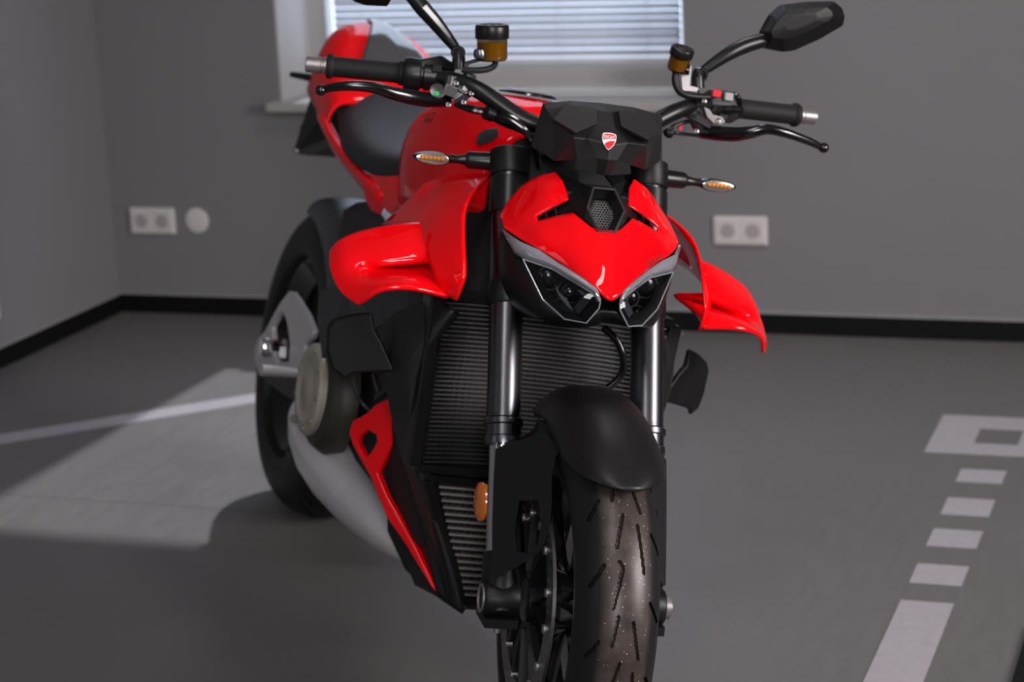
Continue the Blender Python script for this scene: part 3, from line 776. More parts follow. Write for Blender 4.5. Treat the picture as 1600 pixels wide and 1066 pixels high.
# ------------------------------------------------------------------ instrument cover
H['a0'] = V(1.288, 0, 1.036)
for a in (('a1', 892, 157, 1.296), ('a2', 848, 160, 1.303), ('a3', 838, 196, 1.300), ('a4', 829, 230, 1.300),
          ('b1', 892, 166, 1.318), ('b2', 853, 170, 1.316), ('b3', 846, 200, 1.316), ('b4', 841, 236, 1.314),
          ('p1', 936, 165, 1.326), ('p2', 934, 199, 1.345), ('p3', 897, 215, 1.372), ('p4', 866, 190, 1.338), ('p5', 894, 167, 1.322),
          ('q3', 900, 250, 1.345), ('q4', 866, 252, 1.330)):
    hv(*a)
H['b0'] = V(1.318, 0, 1.031); H['p1'].y = .0125; H['p2'].y = .0145
H['s1'] = V(1.326, .0135, 1.027); H['s2'] = V(1.344, .0155, 1.003); H['s3'] = V(1.358, .031, .985); H['s4'] = V(1.366, .016, .958); H['s5'] = V(1.352, .010, .932)
H['t1'] = V(1.331, 0, 1.026); H['t2'] = V(1.356, 0, 1.000); H['t3'] = V(1.374, 0, .980); H['t4'] = V(1.374, 0, .958); H['t5'] = V(1.356, 0, .932); H['q5'] = V(1.350, .045, .937)
dash = panel('instrument_cover', ['a0', 'a1', 'a2', 'a3', 'a4', 'b0', 'b1', 'b2', 'b3', 'b4', 'p3', 'p4', 'q3', 'q4', 's1', 's2', 's3', 's4', 's5', 't1', 't2', 't3', 't4', 't5', 'q5'],
    [('a0', 'a1', 'b1', 'b0'), ('a1', 'a2', 'b2', 'b1'), ('a2', 'a3', 'b3', 'b2'), ('a3', 'a4', 'b4', 'b3'),
     ('b0', 'b1', 's1', 't1'), ('b1', 'b2', 'p4'), ('b2', 'b3', 'p4'), ('b3', 'b4', 'q4', 'p4'),
     ('b1', 'p4', 's2', 's1'), ('p4', 'p3', 's3', 's2'), ('p4', 'q4', 'p3'), ('p3', 'q4', 'q3'), ('s3', 'p3', 'q3', 's4'), ('s4', 'q3', 'q5', 's5'),
     ('t1', 's1', 's2', 't2'), ('t2', 's2', 's3', 't3'), ('t3', 's3', 's4', 't4'), ('t4', 's4', 's5', 't5')], 'dash', mirror=True, thick=.004, off=-1, smooth=False, bevel=.0022, segs=3)
lab(dash, 'faceted matte black instrument cover')
for s in (-1, 1):     # raised faceted plates either side of the spine
    f = (lambda p: my(p)) if s < 0 else (lambda p: p)
    n_ = V(.008, 0, .004)
    o1 = [H['b1'] + V(0, .012, 0), H['s1'] + V(0, .002, 0), H['s2'] + V(0, .003, .002), H['p3'] + V(0, 0, .004), H['p4'] + V(0, .004, 0)]
    pl = prism_vf([f(p + n_) for p in o1], V(-.011, 0, -.005))
    bp('raised_plate', pl, 'dash', dash, smooth=False, bevel=.0016)
# tft display behind the cover
bp('display', box_vf(1.262, 1.284, -.075, .075, .955, 1.03), 'gloss', dash, smooth=False, bevel=.003)

# ------------------------------------------------------------------ draped prints: text and badge
def text_mesh(body, shear=0.0, res=3):
    cu = bpy.data.curves.new('text', 'FONT'); cu.body = body; cu.size = 1; cu.resolution_u = res; cu.align_x = 'CENTER'; cu.align_y = 'CENTER'; cu.shear = shear; cu.offset = .018
    o = bpy.data.objects.new('text', cu); col.objects.link(o)
    me = bpy.data.meshes.new_from_object(o.evaluated_get(bpy.context.evaluated_depsgraph_get()))
    bpy.data.objects.remove(o); return me
def drape(name, vs, fs, m, target, toview, off, sub=True):
    """lay a flat print (vertices in image pixels) on the surface of target; off = height above it"""
    bpy.context.view_layer.update()
    dg = bpy.context.evaluated_depsgraph_get(); tree = BVHTree.FromObject(target, dg)
    wm = target.matrix_world; inv = wm.inverted(); o = inv @ CAMP; out = []
    for (px, py) in vs:
        d = inv.to_3x3() @ (FW + CX * ((px - 800) / CF) - CY * ((py - 533) / CF)); d.normalize()
        hit = tree.ray_cast(o, d)
        out.append(hit[0] - d * off if hit[0] is not None else None)
    fs = [f for f in fs if all(out[i] is not None for i in f)]
    out = [p if p is not None else V(0, 0, 0) for p in out]
    used = sorted({i for f in fs for i in f}); remap = {i: k for k, i in enumerate(used)}
    out = [out[i] for i in used]; fs = [tuple(remap[i] for i in f) for f in fs]
    me = bpy.data.meshes.new(name); me.from_pydata([tuple(v) for v in out], [], fs); me.update()
    ob = bpy.data.objects.new(name, me); col.objects.link(ob); me.materials.append(M[m]); ob.parent = target
    return ob
def drape_text(name, body, o, ex, ey, m, target, off=.0008, shear=.25, fit=None):
    me = text_mesh(body, shear)
    xs = [v.co.x for v in me.vertices]; ys = [v.co.y for v in me.vertices]
    cx, cy = (max(xs) + min(xs)) / 2, (max(ys) + min(ys)) / 2; sx, sy = max(xs) - min(xs), max(ys) - min(ys)
    vs = [(o[0] + ex[0] * (v.co.x - cx) / sx + ey[0] * (v.co.y - cy) / sy, o[1] + ex[1] * (v.co.x - cx) / sx + ey[1] * (v.co.y - cy) / sy) for v in me.vertices]
    fs = [tuple(p.vertices) for p in me.polygons]
    ob = drape(name, vs, fs, m, target, None, off); bpy.data.meshes.remove(me)
    return ob
drape_text('lettering', 'DUCATI', (1022.3, 407.5), (23, -12.5), (-2.6, -8.8), 'black', cowl)
def shield(scale, c=(951.5, 221)):
    ax = (.997, .07); ay = (-.06, 1)
    pts = [(-11, -10), (-9, -13), (-3.5, -13.6), (3.5, -13.3), (9, -12), (11.5, -9), (11, -1), (8, 6), (3, 11.5), (0, 13.5), (-3, 11.5), (-8, 5), (-10.8, -2)]
    return [(c[0] + scale * (ax[0] * x + ay[0] * y), c[1] + scale * (ax[1] * x + ay[1] * y)) for x, y in pts]
def fan(pts):
    c = (sum(p[0] for p in pts) / len(pts), sum(p[1] for p in pts) / len(pts)); n = len(pts)
    return pts + [c], [(i, (i + 1) % n, n) for i in range(n)]
bpy.context.view_layer.update()
def plane_print(name, pts, fs, m, lift, thick=0):
    """flat badge layers standing on the spine of the cover"""
    p0 = V(1.374, 0, .9625); nn = V(1, 0, .02).normalized()
    inv = SF.inverted(); o = inv @ CAMP; vs = []
    for px, py in pts:
        d = inv.to_3x3() @ (FW + CX * ((px - 800) / CF) - CY * ((py - 533) / CF))
        vs.append(o + d * ((p0 + nn * (.0055 + lift) - o).dot(nn) / d.dot(nn)))
    return mesh(name, vs, fs, m, dash, smooth=False)
v_, f_ = fan(shield(1.10)); bd = plane_print('badge', v_, f_, 'gloss', 0)
for sc, m_, off in ((1.0, 'white', .0005), (.90, 'redbtn', .0010)):
    v_, f_ = fan(shield(sc)); plane_print('badge', v_, f_, m_, off)
sw = [(-9.5, 1), (-9.4, -2.6), (-3, -3.4), (9.7, -4.0), (9.4, -1.2), (2, -1.0), (-4, 1.5), (-7.5, 5)]
plane_print('badge_band', [(951.5 + .997 * x - .06 * y, 221 + .07 * x + y) for x, y in sw], [tuple(range(8))], 'white', .0014)
me = text_mesh('DUCATI', .1); xs = [v.co.x for v in me.vertices]; ys = [v.co.y for v in me.vertices]
plane_print('badge_lettering', [(951.6 + 17 * (v.co.x - (max(xs) + min(xs)) / 2) / (max(xs) - min(xs)), 214 + 1.1 * v.co.x / max(xs) - 5.2 * (v.co.y - (max(ys) + min(ys)) / 2) / (max(ys) - min(ys))) for v in me.vertices], [tuple(p.vertices) for p in me.polygons], 'white', .0018)
# ------------------------------------------------------------------ handlebar and controls
hb = [V(1.063, -.400, 1.0336), V(1.084, -.282, 1.036), V(1.122, -.205, 1.037), V(1.146, -.160, 1.024), V(1.166, -.095, .990), V(1.174, -.045, .980), V(1.174, 0, .980)]
hbp = hb + [my(p) for p in hb[-2::-1]]
handle = bp('handlebar', tube_vf(hbp, [.0112, .0112, .0125, .014, .0145, .0145, .0145, .0145, .0145, .014, .0125, .0112, .0112], 20, 6), 'satin', st=True)
for s in (-1, 1):
    bp('bar_clamp', bm_join([lathe_vf((1.174, s * .045 - .016, .980), (0, 1, 0), [(0, .015), (0, .024), (.032, .024), (.032, .015)], 24), bar_vf((1.180, s * .045, .965), (1.192, s * .045, .935), .032, .035, (1, 0, 0))]), 'matte', handle)
D = (V(1.084, -.282, 1.036) - V(1.055, -.426, 1.033)).normalized()
for s in (-1, 1):
    f = (lambda p: p) if s < 0 else my
    dd = f(D); e0 = f(V(1.057, -.430, 1.033))
    # grip with end flange and fine diamond ribs
    prof = [(.034, .0130), (.034, .0190), (.037, .0200), (.041, .0200), (.044, .0172)]
    n = 34
    for i in range(n): prof.append((.046 + i * .1 / n, .0166 if i % 2 else .0160))
    prof += [(.148, .0172), (.150, .0195), (.154, .0200), (.156, .0190), (.156, .012)]
    bp('grip', lathe_vf(e0, dd, prof, 40), 'rubber', handle)
    lab(bp('bar_end', lathe_vf(e0, dd, [(0, .006), (0, .0112), (.0015, .0128), (.024, .0132), (.025, .0122), (.028, .0122), (.029, .0145), (.033, .0145), (.034, .010)], 32), 'steel', handle), 'brushed metal bar end')
# switch housings
hr_ = bp('switch_housing', lathe_vf(V(1.057, -.430, 1.033) + D * .157, D, [(0, .017), (0, .0255), (.006, .0275), (.026, .0265), (.028, .0215), (.031, .0215), (.033, .0245), (.056, .0235), (.06, .020), (.062, .012)], 28), 'satin', st=True)
c0 = V(1.057, -.430, 1.033) + D * .20
bp('throttle_cable_box', tube_vf([c0 + V(.0, -.02, .012), c0 + V(0, .012, .020), c0 + V(0, .036, .012)], [.014, .017, .012], 6, 0), 'satin', hr_, bevel=.003)
bp('push_button', box_vf(*[x for x in (c0.x + .012, c0.x + .026, c0.y - .004, c0.y + .012, c0.z + .008, c0.z + .020)]), 'matte', hr_, smooth=False, bevel=.002)
Dl = my(D) 
cl = my(V(1.057, -.430, 1.033)) + Dl * .157
hl_ = bp('switch_housing', bm_join([lathe_vf(cl, Dl, [(0, .017), (0, .024), (.004, .026), (.036, .0255), (.04, .0235), (.052, .022), (.056, .017)], 28),
      ]), 'grey', st=True)
q = S(1119, 146, 1.125); bp('red_switch', box_vf(q.x - .006, q.x + .006, q.y - .0075, q.y + .0075, q.z - .006, q.z + .006), 'redbtn', hl_, smooth=False, bevel=.002)
q = S(1138, 151, 1.118); bp('grey_switch', box_vf(q.x - .006, q.x + .006, q.y - .0075, q.y + .0075, q.z - .0065, q.z + .0065), 'lightgrey', hl_, smooth=False, bevel=.002)
bp('switch_block', bm_join([tube_vf([S(1104, 160, 1.10), S(1130, 163, 1.098), S(1148, 166, 1.093)], [.022, .0235, .020], 8, 0)]), 'grey', hl_, bevel=.003)
bp('thumb_switch', tube_vf([S(1132, 172, 1.125), S(1146, 171, 1.13), S(1159, 172, 1.125)], [.007, .0075, .005], 10, 2, flat=1.2), 'matte', hl_)
bp('switch_ring', tube_vf([S(1146, 146, 1.11), S(1154, 151, 1.115), S(1157, 165, 1.115), S(1156, 178, 1.11)], .0032, 8, 3), 'gloss', hl_)
bp('horn_button', lathe_vf(S(1128, 182, 1.115), (1, 0, .1), [(0, .009), (.008, .009), (.010, .007), (.010, .001)], 16), 'matte', hl_)

# levers, master cylinders, reservoirs, mirrors
def lever(pts, rs, ball, m='gloss'):
    vf = bm_join([tube_vf(pts, rs, 14, 5, hint=(1, 0, 0), flat=1.25), lathe_vf(ball + V(0, 0, 0), (0, 1, 0), [(-.0088 * math.cos(a), .0088 * math.sin(a)) for a in [math.pi * k / 10 for k in range(11)]], 18)])
    return bp('lever', vf, m, st=True)
lv = [S(700, 156, 1.118), S(672, 156, 1.140), S(642, 152, 1.160), S(612, 145, 1.172), S(585, 137, 1.176), S(548, 134, 1.174), S(517, 137, 1.166), S(504, 141, 1.162)]
l1 = lever(lv, [.009, .0098, .0095, .0082, .0072, .0064, .0054, .0046], S(501, 141, 1.160)); lab(l1, 'gloss black brake lever with a ball end')
lw = [S(1092, 205, 1.118), S(1116, 208, 1.135), S(1148, 210, 1.155), S(1172, 207, 1.168), S(1198, 202, 1.175), S(1228, 208, 1.176), S(1262, 220, 1.168), S(1281, 229, 1.162)]
l2 = lever(lw, [.009, .0098, .0095, .0085, .0070, .0062, .0054, .0046], S(1287, 231, 1.160)); lab(l2, 'gloss black clutch lever with a ball end')
mc = bp('master_cylinder', bm_join([tube_vf([S(733, 118, 1.125), S(728, 140, 1.135), S(708, 156, 1.135)], [.012, .0145, .012], 10, 3),
     lathe_vf(S(708, 118, 1.125), (0, -.1, -1), [(0, .009), (0, .0125), (.018, .0125), (.02, .01)], 20),
     bar_vf(S(692, 138, 1.140), S(730, 152, 1.135), .016, .018), lathe_vf(S(722, 146, 1.128), (.7, 0, .5), [(0, .014), (.018, .0125), (.02, .01), (.02, .001)], 18)]), 'master', st=True, bevel=.002)
lab(mc, 'grey metal brake master cylinder')
bp('adjuster_wheel', lathe_vf(S(683, 144, 1.142), (.85, 0, .5), [(0, .0125), (.006, .0125), (.007, .008), (.007, .001)], 18), 'master', mc)
lab(bp('adjuster_mark', lathe_vf(S(682, 146.5, 1.152), (.85, 0, .5), [(0, .0045), (.001, .0042), (.001, .0005)], 14), 'green', mc), 'small green mark')
for p in ((712, 130), (724, 160), (700, 164), (736, 146)):
    bp('bolt', lathe_vf(S(*p, 1.150), (1, 0, .3), [(0, .0042), (.003, .0042), (.0035, .003), (.0035, .0005)], 10), 'master', mc)
mc2 = bp('master_cylinder', bm_join([tube_vf([S(1083, 140, 1.12), S(1082, 165, 1.125), S(1090, 190, 1.125), S(1096, 206, 1.12)], [.011, .0145, .0135, .010], 10, 3),
     bar_vf(S(1080, 178, 1.13), S(1112, 196, 1.14), .012, .014), lathe_vf(S(1086, 176, 1.128), (0, -1, .1), [(0, .012), (.03, .010), (.034, .008)], 18)]), 'grey', st=True, bevel=.002)
lab(mc2, 'dark clutch master cylinder')
bp('adjuster_plate', prism_vf([S(x, y, 1.148) for x, y in ((1098, 168), (1107, 172), (1112, 180), (1127, 184), (1132, 192), (1124, 197), (1113, 194), (1103, 184))], V(.005, 0, .002)), 'steel', mc2, smooth=False, bevel=.001)
for p in ((1122, 189), (1100, 158), (1088, 205)):
    bp('bolt', lathe_vf(S(*p, 1.152), (1, 0, .3), [(0, .0042), (.003, .0042), (.0035, .003), (.0035, .0005)], 10), 'master', mc2)
lab(bp('red_marker', box_vf(1.14, 1.145, .1715, .1765, S(1090, 200, 1.14).z - .006, S(1090, 200, 1.14).z + .006), 'redbtn', mc2, smooth=False), 'small red marker')

def reservoir(base, axis, rc, rb, hb_, hc, nm, lvl):
    axis = Vector(axis).normalized()
    body = bp(nm, lathe_vf(base, axis, [(0, .002), (0, rb * .86), (.003, rb * .97), (.005, rb), (hb_, rb)], 36, cap=False), 'smoke', st=True)
    bp('brake_fluid', lathe_vf(base + axis * .003, axis, [(0, rb * .86), (hb_ * lvl, rb * .90)], 32), 'fluid', body)
    prof = [(hb_ - .001, rb * .9), (hb_ - .001, rc * .98), (hb_, rc)]
    prof += [(hb_ + hc * .8, rc), (hb_ + hc * .92, rc * .97), (hb_ + hc, rc * .90), (hb_ + hc, rc * .72), (hb_ + hc * .95, rc * .68), (hb_ + hc * .95, rc * .2), (hb_ + hc * .99, rc * .15), (hb_ + hc * .99, .0005)]
    bp('reservoir_cap', lathe_vf(base, axis, prof, 36), 'satin', body)
    x, y, d = basis(axis)
    for k in range(5):
        a = 2 * math.pi * k / 5 + .5
        bp('cap_bump', lathe_vf(base + axis * (hb_ + hc * .93) + (x * math.cos(a) + y * math.sin(a)) * rc * .45, axis, [(0, rc * .1), (.002, rc * .08), (.002, .0002)], 10), 'grey', body)
    return body
WUP = SF.inverted().to_3x3() @ V(0, 0, 1)
r1 = reservoir(S(769, 95, 1.150), WUP + V(0, .05, 0), .0268, .0242, .036, .021, 'fluid_reservoir', .75)
lab(r1, 'larger smoked fluid reservoir with a black cap')
r2 = reservoir(S(1057, 110, 1.140), V(.30, .08, 1) , .0195, .0170, .026, .013, 'fluid_reservoir', .75)
lab(r2, 'smaller fluid reservoir with amber fluid')
bp('reservoir_hose', tube_vf([S(774, 97, 1.150), S(771, 104, 1.148), S(758, 109, 1.145), S(742, 110, 1.14), S(722, 109, 1.13)], .0052, 10, 4), 'grey', st=True)
bp('reservoir_hose', tube_vf([S(1056, 112, 1.142), S(1055, 128, 1.145), S(1062, 143, 1.148), S(1078, 150, 1.148), S(1108, 152, 1.14)], .0058, 10, 4), 'matte', st=True)
br = bp('reservoir_bracket', prism_vf([S(x, y, 1.135) for x, y in ((724, 104), (727, 96), (748, 90), (770, 88), (772, 92), (752, 95), (732, 101), (730, 106))], V(.003, 0, 0)), 'grey', st=True, smooth=False)
bp('bracket_knob', lathe_vf(S(750, 90, 1.16), WUP, [(0, .008), (0, .0095), (.007, .0105), (.013, .0085), (.015, .004), (.015, .0005)], 18), 'master', br)
bp('reservoir_bracket', prism_vf([S(x, y, 1.135) for x, y in ((1064, 118), (1073, 103), (1080, 103), (1077, 134), (1092, 137), (1088, 143), (1066, 141))], V(.0025, 0, 0)), 'alu', st=True, smooth=False)
bp('bracket_knob', lathe_vf(S(1072, 109, 1.145), (.3, 1, 0), [(-.008, .004), (-.008, .0085), (.006, .0085), (.006, .004)], 18), 'gloss', st=True)

def mirror(s):
    f = (lambda p: p) if s > 0 else my
    stem = [(1.128, .188, 1.050), (1.125, .196, 1.075), (1.120, .208, 1.100), (1.112, .240, 1.130), (1.106, .268, 1.152), (1.100, .300, 1.165)]
    pv = [f(S(1091, 138, 1.128)), f(S(1090, 120, 1.126))]
    pts = [f(S(1092, 116, 1.124)), f(S(1112, 101, 1.120)), f(S(1138, 84, 1.115)), f(S(1162, 72, 1.108)), f(S(1192, 63, 1.100))]
    if s < 0:
        pts = [S(717, 82, 1.124), S(700, 60, 1.120), S(681, 36, 1.115), S(660, 12, 1.108), S(640, -12, 1.100)]; pv = [S(716, 108, 1.126), S(717, 86, 1.126)]
    st_ = bp('mirror', bm_join([tube_vf(pts, [.0070, .0098, .0120, .0132, .0118], 14, 4, hint=(1, 0, 0), flat=1.0), lathe_vf(pv[0], pv[1] - pv[0], [(0, .008), (0, .0105), (.018, .0105), (.024, .0085)], 20)]), 'satin', st=True)
    lab(st_, 'gloss black mirror with a faceted shell')
    bp('mirror_pivot', lathe_vf(pts[0] + V(-.004, 0, 0), (1, s * .25, 0), [(0, .0115), (.013, .0115), (.0145, .010), (.0145, .0065), (.011, .0055), (.011, .0005)], 24), 'gloss', st_)
    if s < 0: bp('stem_inlay', tube_vf([p + V(.008, 0, 0) + V(0, .0015, .002) for p in pts[1:4]], [.004, .0065, .008], 6, 4, hint=(1, 0, 0)), 'master', st_)
    out = [(1189, 50), (1203, 24), (1221, 8), (1262, 3), (1305, 2), (1317, 12), (1321, 26), (1318, 40), (1280, 62), (1240, 80), (1224, 82), (1193, 76)]
    fr = [S(x, y, 1.092) for x, y in out]
    c = sum(fr, V(0, 0, 0)) / len(fr)
    r0 = [p + V(-.012, 0, 0) for p in fr]
    r1_ = [p * .97 + c * .03 + V(.004, 0, 0) for p in fr]
    top = [(1203, 50), (1213, 34), (1228, 17), (1262, 12), (1293, 11), (1300, 17), (1302, 25), (1296, 33), (1268, 48), (1238, 60), (1224, 62), (1207, 60)]
    r2_ = [S(x, y, 1.128) for x, y in top]
    rings = [[f(p) for p in r] for r in (r0, r1_, r2_, [p * .5 + S(1252, 32, 1.134) * .5 for p in r2_])]
    if s < 0:   # same shell carried on the other stem
        pass
    sh = bp('mirror_shell', loft_vf(rings), 'matte', st_, smooth=False, bevel=.006, segs=4, auto=12)
    bp('mirror_glass', ([f(p + V(-.0125, 0, 0)) * .94 + f(c) * .06 for p in fr], [tuple(range(len(fr)))]), 'mirror', st_, smooth=False)
mirror(1); mirror(-1)

# brake line, clutch line and wiring from the controls to the steering head
for pts, r in (([(712, 163, 1.13), (735, 172, 1.15), (762, 178, 1.16), (800, 192, 1.19), (832, 222, 1.215), (842, 262, 1.20)], .0048),
               ([(728, 168, 1.12), (760, 174, 1.14), (790, 180, 1.17), (820, 200, 1.19), (836, 230, 1.19)], .0055),
               ([(760, 180, 1.13), (790, 196, 1.16), (815, 205, 1.19), (838, 214, 1.21)], .004),
               ([(1038, 206, 1.25), (1055, 208, 1.22), (1072, 210, 1.18), (1092, 212, 1.15)], .003),
               ([(1040, 208, 1.24), (1052, 198, 1.20), (1066, 192, 1.17), (1082, 188, 1.14)], .0035)):
    bp('cable', tube_vf([S(*p) for p in pts], r, 8, 5), 'gloss', st=True)
bp('cable_connector', lathe_vf(S(1040, 207, 1.245), (-.2, 1, 0), [(0, .006), (.004, .0085), (.009, .0085), (.012, .006)], 12), 'matte', st=True)
bp('cable_clip', lathe_vf(S(764, 178, 1.165), (-.3, 1, -.3), [(-.007, .007), (-.007, .011), (.007, .011), (.007, .007)], 14), 'matte', st=True)

# turn indicators
for s in (-1, 1):
    c = lambda x, y, z: V(x, s * y, z)
    arm = bp('turn_indicator', bm_join([tube_vf([c(1.190, .128, .920), c(1.188, .176, .919), c(1.187, .180, .919)], [.0150, .0135, .011], 20), tube_vf([c(1.187, .178, .919), c(1.187, .195, .918), c(1.187, .206, .918)], [.0095, .0062, .0075], 16, 3)]), 'satin', st=True)
    body = []
    n = 22
    def ell(x, k, zz=0):
        out = []
        for i in range(n):
            a = 2 * math.pi * i / n; ca, sa = math.cos(a), math.sin(a)
            yy = .2345 + .0305 * k * (abs(ca) ** .8) * (1 if ca > 0 else -1)
            taper = 1 - .35 * max(0, (yy - .235) / .03)
            out.append(c(x, yy, .916 + .0105 * k * sa * taper))
        return out
    bp('indicator_body', loft_vf([ell(1.170, .7), ell(1.176, 1), ell(1.192, 1.0), ell(1.1935, .95)]), 'gloss', arm)
    bp('reflector', loft_vf([ell(1.1945, .86), ell(1.1950, .80)]), 'ledrefl', arm)
    for k in range(6):
        bp('amber_diode', lathe_vf(c(1.1945, .2185 + k * .0066, .9172 - .0001 * k), (1, 0, 0), [(0, .0040), (.003, .0032), (.0042, .0016), (.0045, .0002)], 10), 'amberled', arm)
    bp('clear_lens', loft_vf([ell(1.1936, .93), ell(1.199, .90), ell(1.2025, .74)]), 'clear', arm)

# ------------------------------------------------------------------ bodywork (bike frame)
def half_sections(secs):
    return [[V(x, y, z) for y, z in s_] for x, s_ in secs]
def skin(name, secs, m, parent=None, sub=2, thick=.004, **k):
    return bp(name, loft_vf(half_sections(secs), closed=False), m, parent, mirror=True, sub=sub, thick=thick, off=-1, **k)
tank = skin('fuel_tank', [
    (.655, [(0, .925), (.05, .922), (.095, .900), (.115, .86), (.115, .79)]),
    (.72, [(0, .968), (.08, .965), (.140, .930), (.163, .86), (.145, .775)]),
    (.83, [(0, 1.000), (.10, .997), (.165, .960), (.188, .89), (.160, .78)]),
    (.94, [(0, 1.012), (.10, 1.008), (.160, .970), (.180, .90), (.150, .79)]),
    (1.03, [(0, 1.000), (.085, .995), (.138, .955), (.155, .90), (.135, .81)]),
    (1.09, [(0, .965), (.06, .960), (.100, .925), (.115, .88), (.11, .82)])], 'red')
lab(tank, 'glossy red fuel tank')
bp('tank_cap', lathe_vf((.90, 0, 1.008), (-.06, 0, 1), [(0, .05), (.003, .05), (.006, .046), (.006, .03), (.004, .028), (.004, .0005)], 36), 'gloss', tank)
for s in (-1, 1):
    c = [B(x, y, 1.075) for x, y in ((744, 222), (749, 209), (762, 202), (778, 200), (780, 214), (765, 224), (748, 228))]
    c = [p if s < 0 else my(p) for p in c]
    ins = bp('tank_inlet', prism_vf(c, V(-.006, 0, 0)), 'grey', tank, smooth=False, bevel=.002)
for s in (-1, 1):
    pass
drape_text('lettering', 'DUCATI', (671, 184), (20, -4), (-3, -13), 'black', tank, off=.001, shear=.2)
# seat
seat = skin('seat', [
    (.17, [(0, .945), (.07, .938), (.115, .915), (.125, .885)]),
    (.25, [(0, .905), (.08, .900), (.130, .885), (.140, .865)]),
    (.38, [(0, .865), (.10, .862), (.152, .848), (.166, .82)]),
    (.52, [(0, .848), (.095, .845), (.142, .830), (.158, .80)]),
    (.62, [(0, .870), (.06, .862), (.095, .835), (.110, .80)]),
    (.67, [(0, .90), (.045, .89), (.075, .85), (.09, .80)])], 'seat')
lab(seat, 'black vinyl rider seat')
tail = skin('tail_cowl', [
    (-.27, [(0, 1.030), (.025, 1.025), (.038, 1.010), (.035, .985)]),
    (-.17, [(0, 1.056), (.050, 1.044), (.080, 1.012), (.085, .950)]),
    (-.05, [(0, 1.066), (.070, 1.052), (.128, 1.008), (.146, .900)]),
    (.06, [(0, 1.022), (.090, 1.008), (.142, .965), (.152, .882)]),
    (.15, [(0, .962), (.105, .953), (.150, .922), (.156, .862)]),
    (.22, [(0, .910), (.120, .905), (.152, .893), (.158, .845)])], 'red')
lab(tail, 'red tail cowl with a smoked centre cover')
bp('tail_cover', loft_vf([[V(x, y * w, z - abs(y) * dz) for y in (-1, -.5, 0, .5, 1)] for x, w, z, dz in ((-.15, .004, 1.060, .006), (-.06, .016, 1.068, .006), (.03, .045, 1.042, .008), (.10, .072, 1.006, .01), (.15, .088, .970, .01))], closed=False), 'tailgrey', tail, sub=2, thick=.006)
for s in (-1, 1):
    # red rail alongside the seat
    ro = [B(*p) for p in ((494, 180, .13), (500, 194, .20), (517, 228, .32), (542, 259, .42), (564, 284, .52), (590, 313, .62))]
    ri = [B(*p) for p in ((510, 170, .13), (514, 186, .20), (531, 219, .32), (555, 249, .42), (578, 276, .52), (612, 298, .62))]
    if s > 0: ro, ri = [my(p) for p in ro], [my(p) for p in ri]
    rings = [[i_ + V(0, 0, -.004), i_ * .45 + o_ * .55 + V(.006, s * .004, .006), o_, o_ + V(0, -s * .012, -.016)] for o_, i_ in zip(ro, ri)]
    bp('seat_rail', loft_vf(rings, closed=False), 'red', tail, sub=2, thick=.005)
    fl = [B(*p) for p in ((566, 287, .53), (590, 313, .62), (600, 318, .64), (592, 336, .63), (580, 330, .59), (570, 312, .55))]
    if s > 0: fl = [my(p) for p in fl]
    bp('side_flap', prism_vf(fl, V(-.006, s * -.006, 0)), 'red', tail, smooth=False, bevel=.002)
    us = [B(*p) for p in ((572, 272, .50), (600, 276, .60), (630, 274, .68), (628, 322, .74), (606, 332, .68), (592, 315, .62))]
    if s > 0: us = [my(p) for p in us]
    bp('under_seat_panel', prism_vf(us, V(-.01, -s * .01, -.004)), 'red', tail, smooth=False)
# number plate holder, rear indicators
ph = bp('plate_holder', bm_join([prism_vf([B(491, 134, -.12), B(458, 238, -.33), B(466, 241, -.33), B(512, 217, -.16), B(505, 180, -.10)], V(0, .03, 0))]), 'matte', smooth=False)
bp('holder_lit_side', prism_vf([B(464, 241, -.36), B(545, 248, -.34), B(560, 200, -.30), B(500, 190, -.30)], V(-.004, 0, 0)), 'grey', ph, smooth=False)  # lit side of the holder, put in as a lighter grey piece
bp('holder_arm', bm_join([bar_vf(V(-.10, 0, .97), V(-.30, -.01, .80), .05, .03, (0, 1, 0)), bar_vf(V(-.30, -.07, .79), V(-.30, .05, .79), .03, .02)]), 'matte', ph, smooth=False)
lab(bp('plate_bolt', lathe_vf(B(463.5, 236, -.31), (1, -.2, 0), [(0, .005), (.004, .005), (.005, .003), (.005, .0005)], 12), 'steel', ph), 'small chrome bolt')
for s in (-1, 1):
    a, b = B(493, 122, -.13), B(453, 116, -.16)
    a = V(a.x + .01, -.06, a.z)
    if s > 0: a, b = my(a), my(b)
    bp('rear_indicator', tube_vf([a, a.lerp(b, .5), b], [.0085, .0095, .0055], 12, 3), 'gloss')

# upper side fairing panels with winglets
def side(name, pts, faces, m, parent=None, flip=False, **k):
    out = []
    for s in (-1, 1):
        vs = [B(*p) for p in pts]
        if s > 0: vs = [my(p) for p in vs]
        o = bp(name, (vs, [f if s < 0 else tuple(f)[::-1] for f in faces]), m, parent[0 if s < 0 else 1] if parent else None, **k)
        out.append(o)
    return out
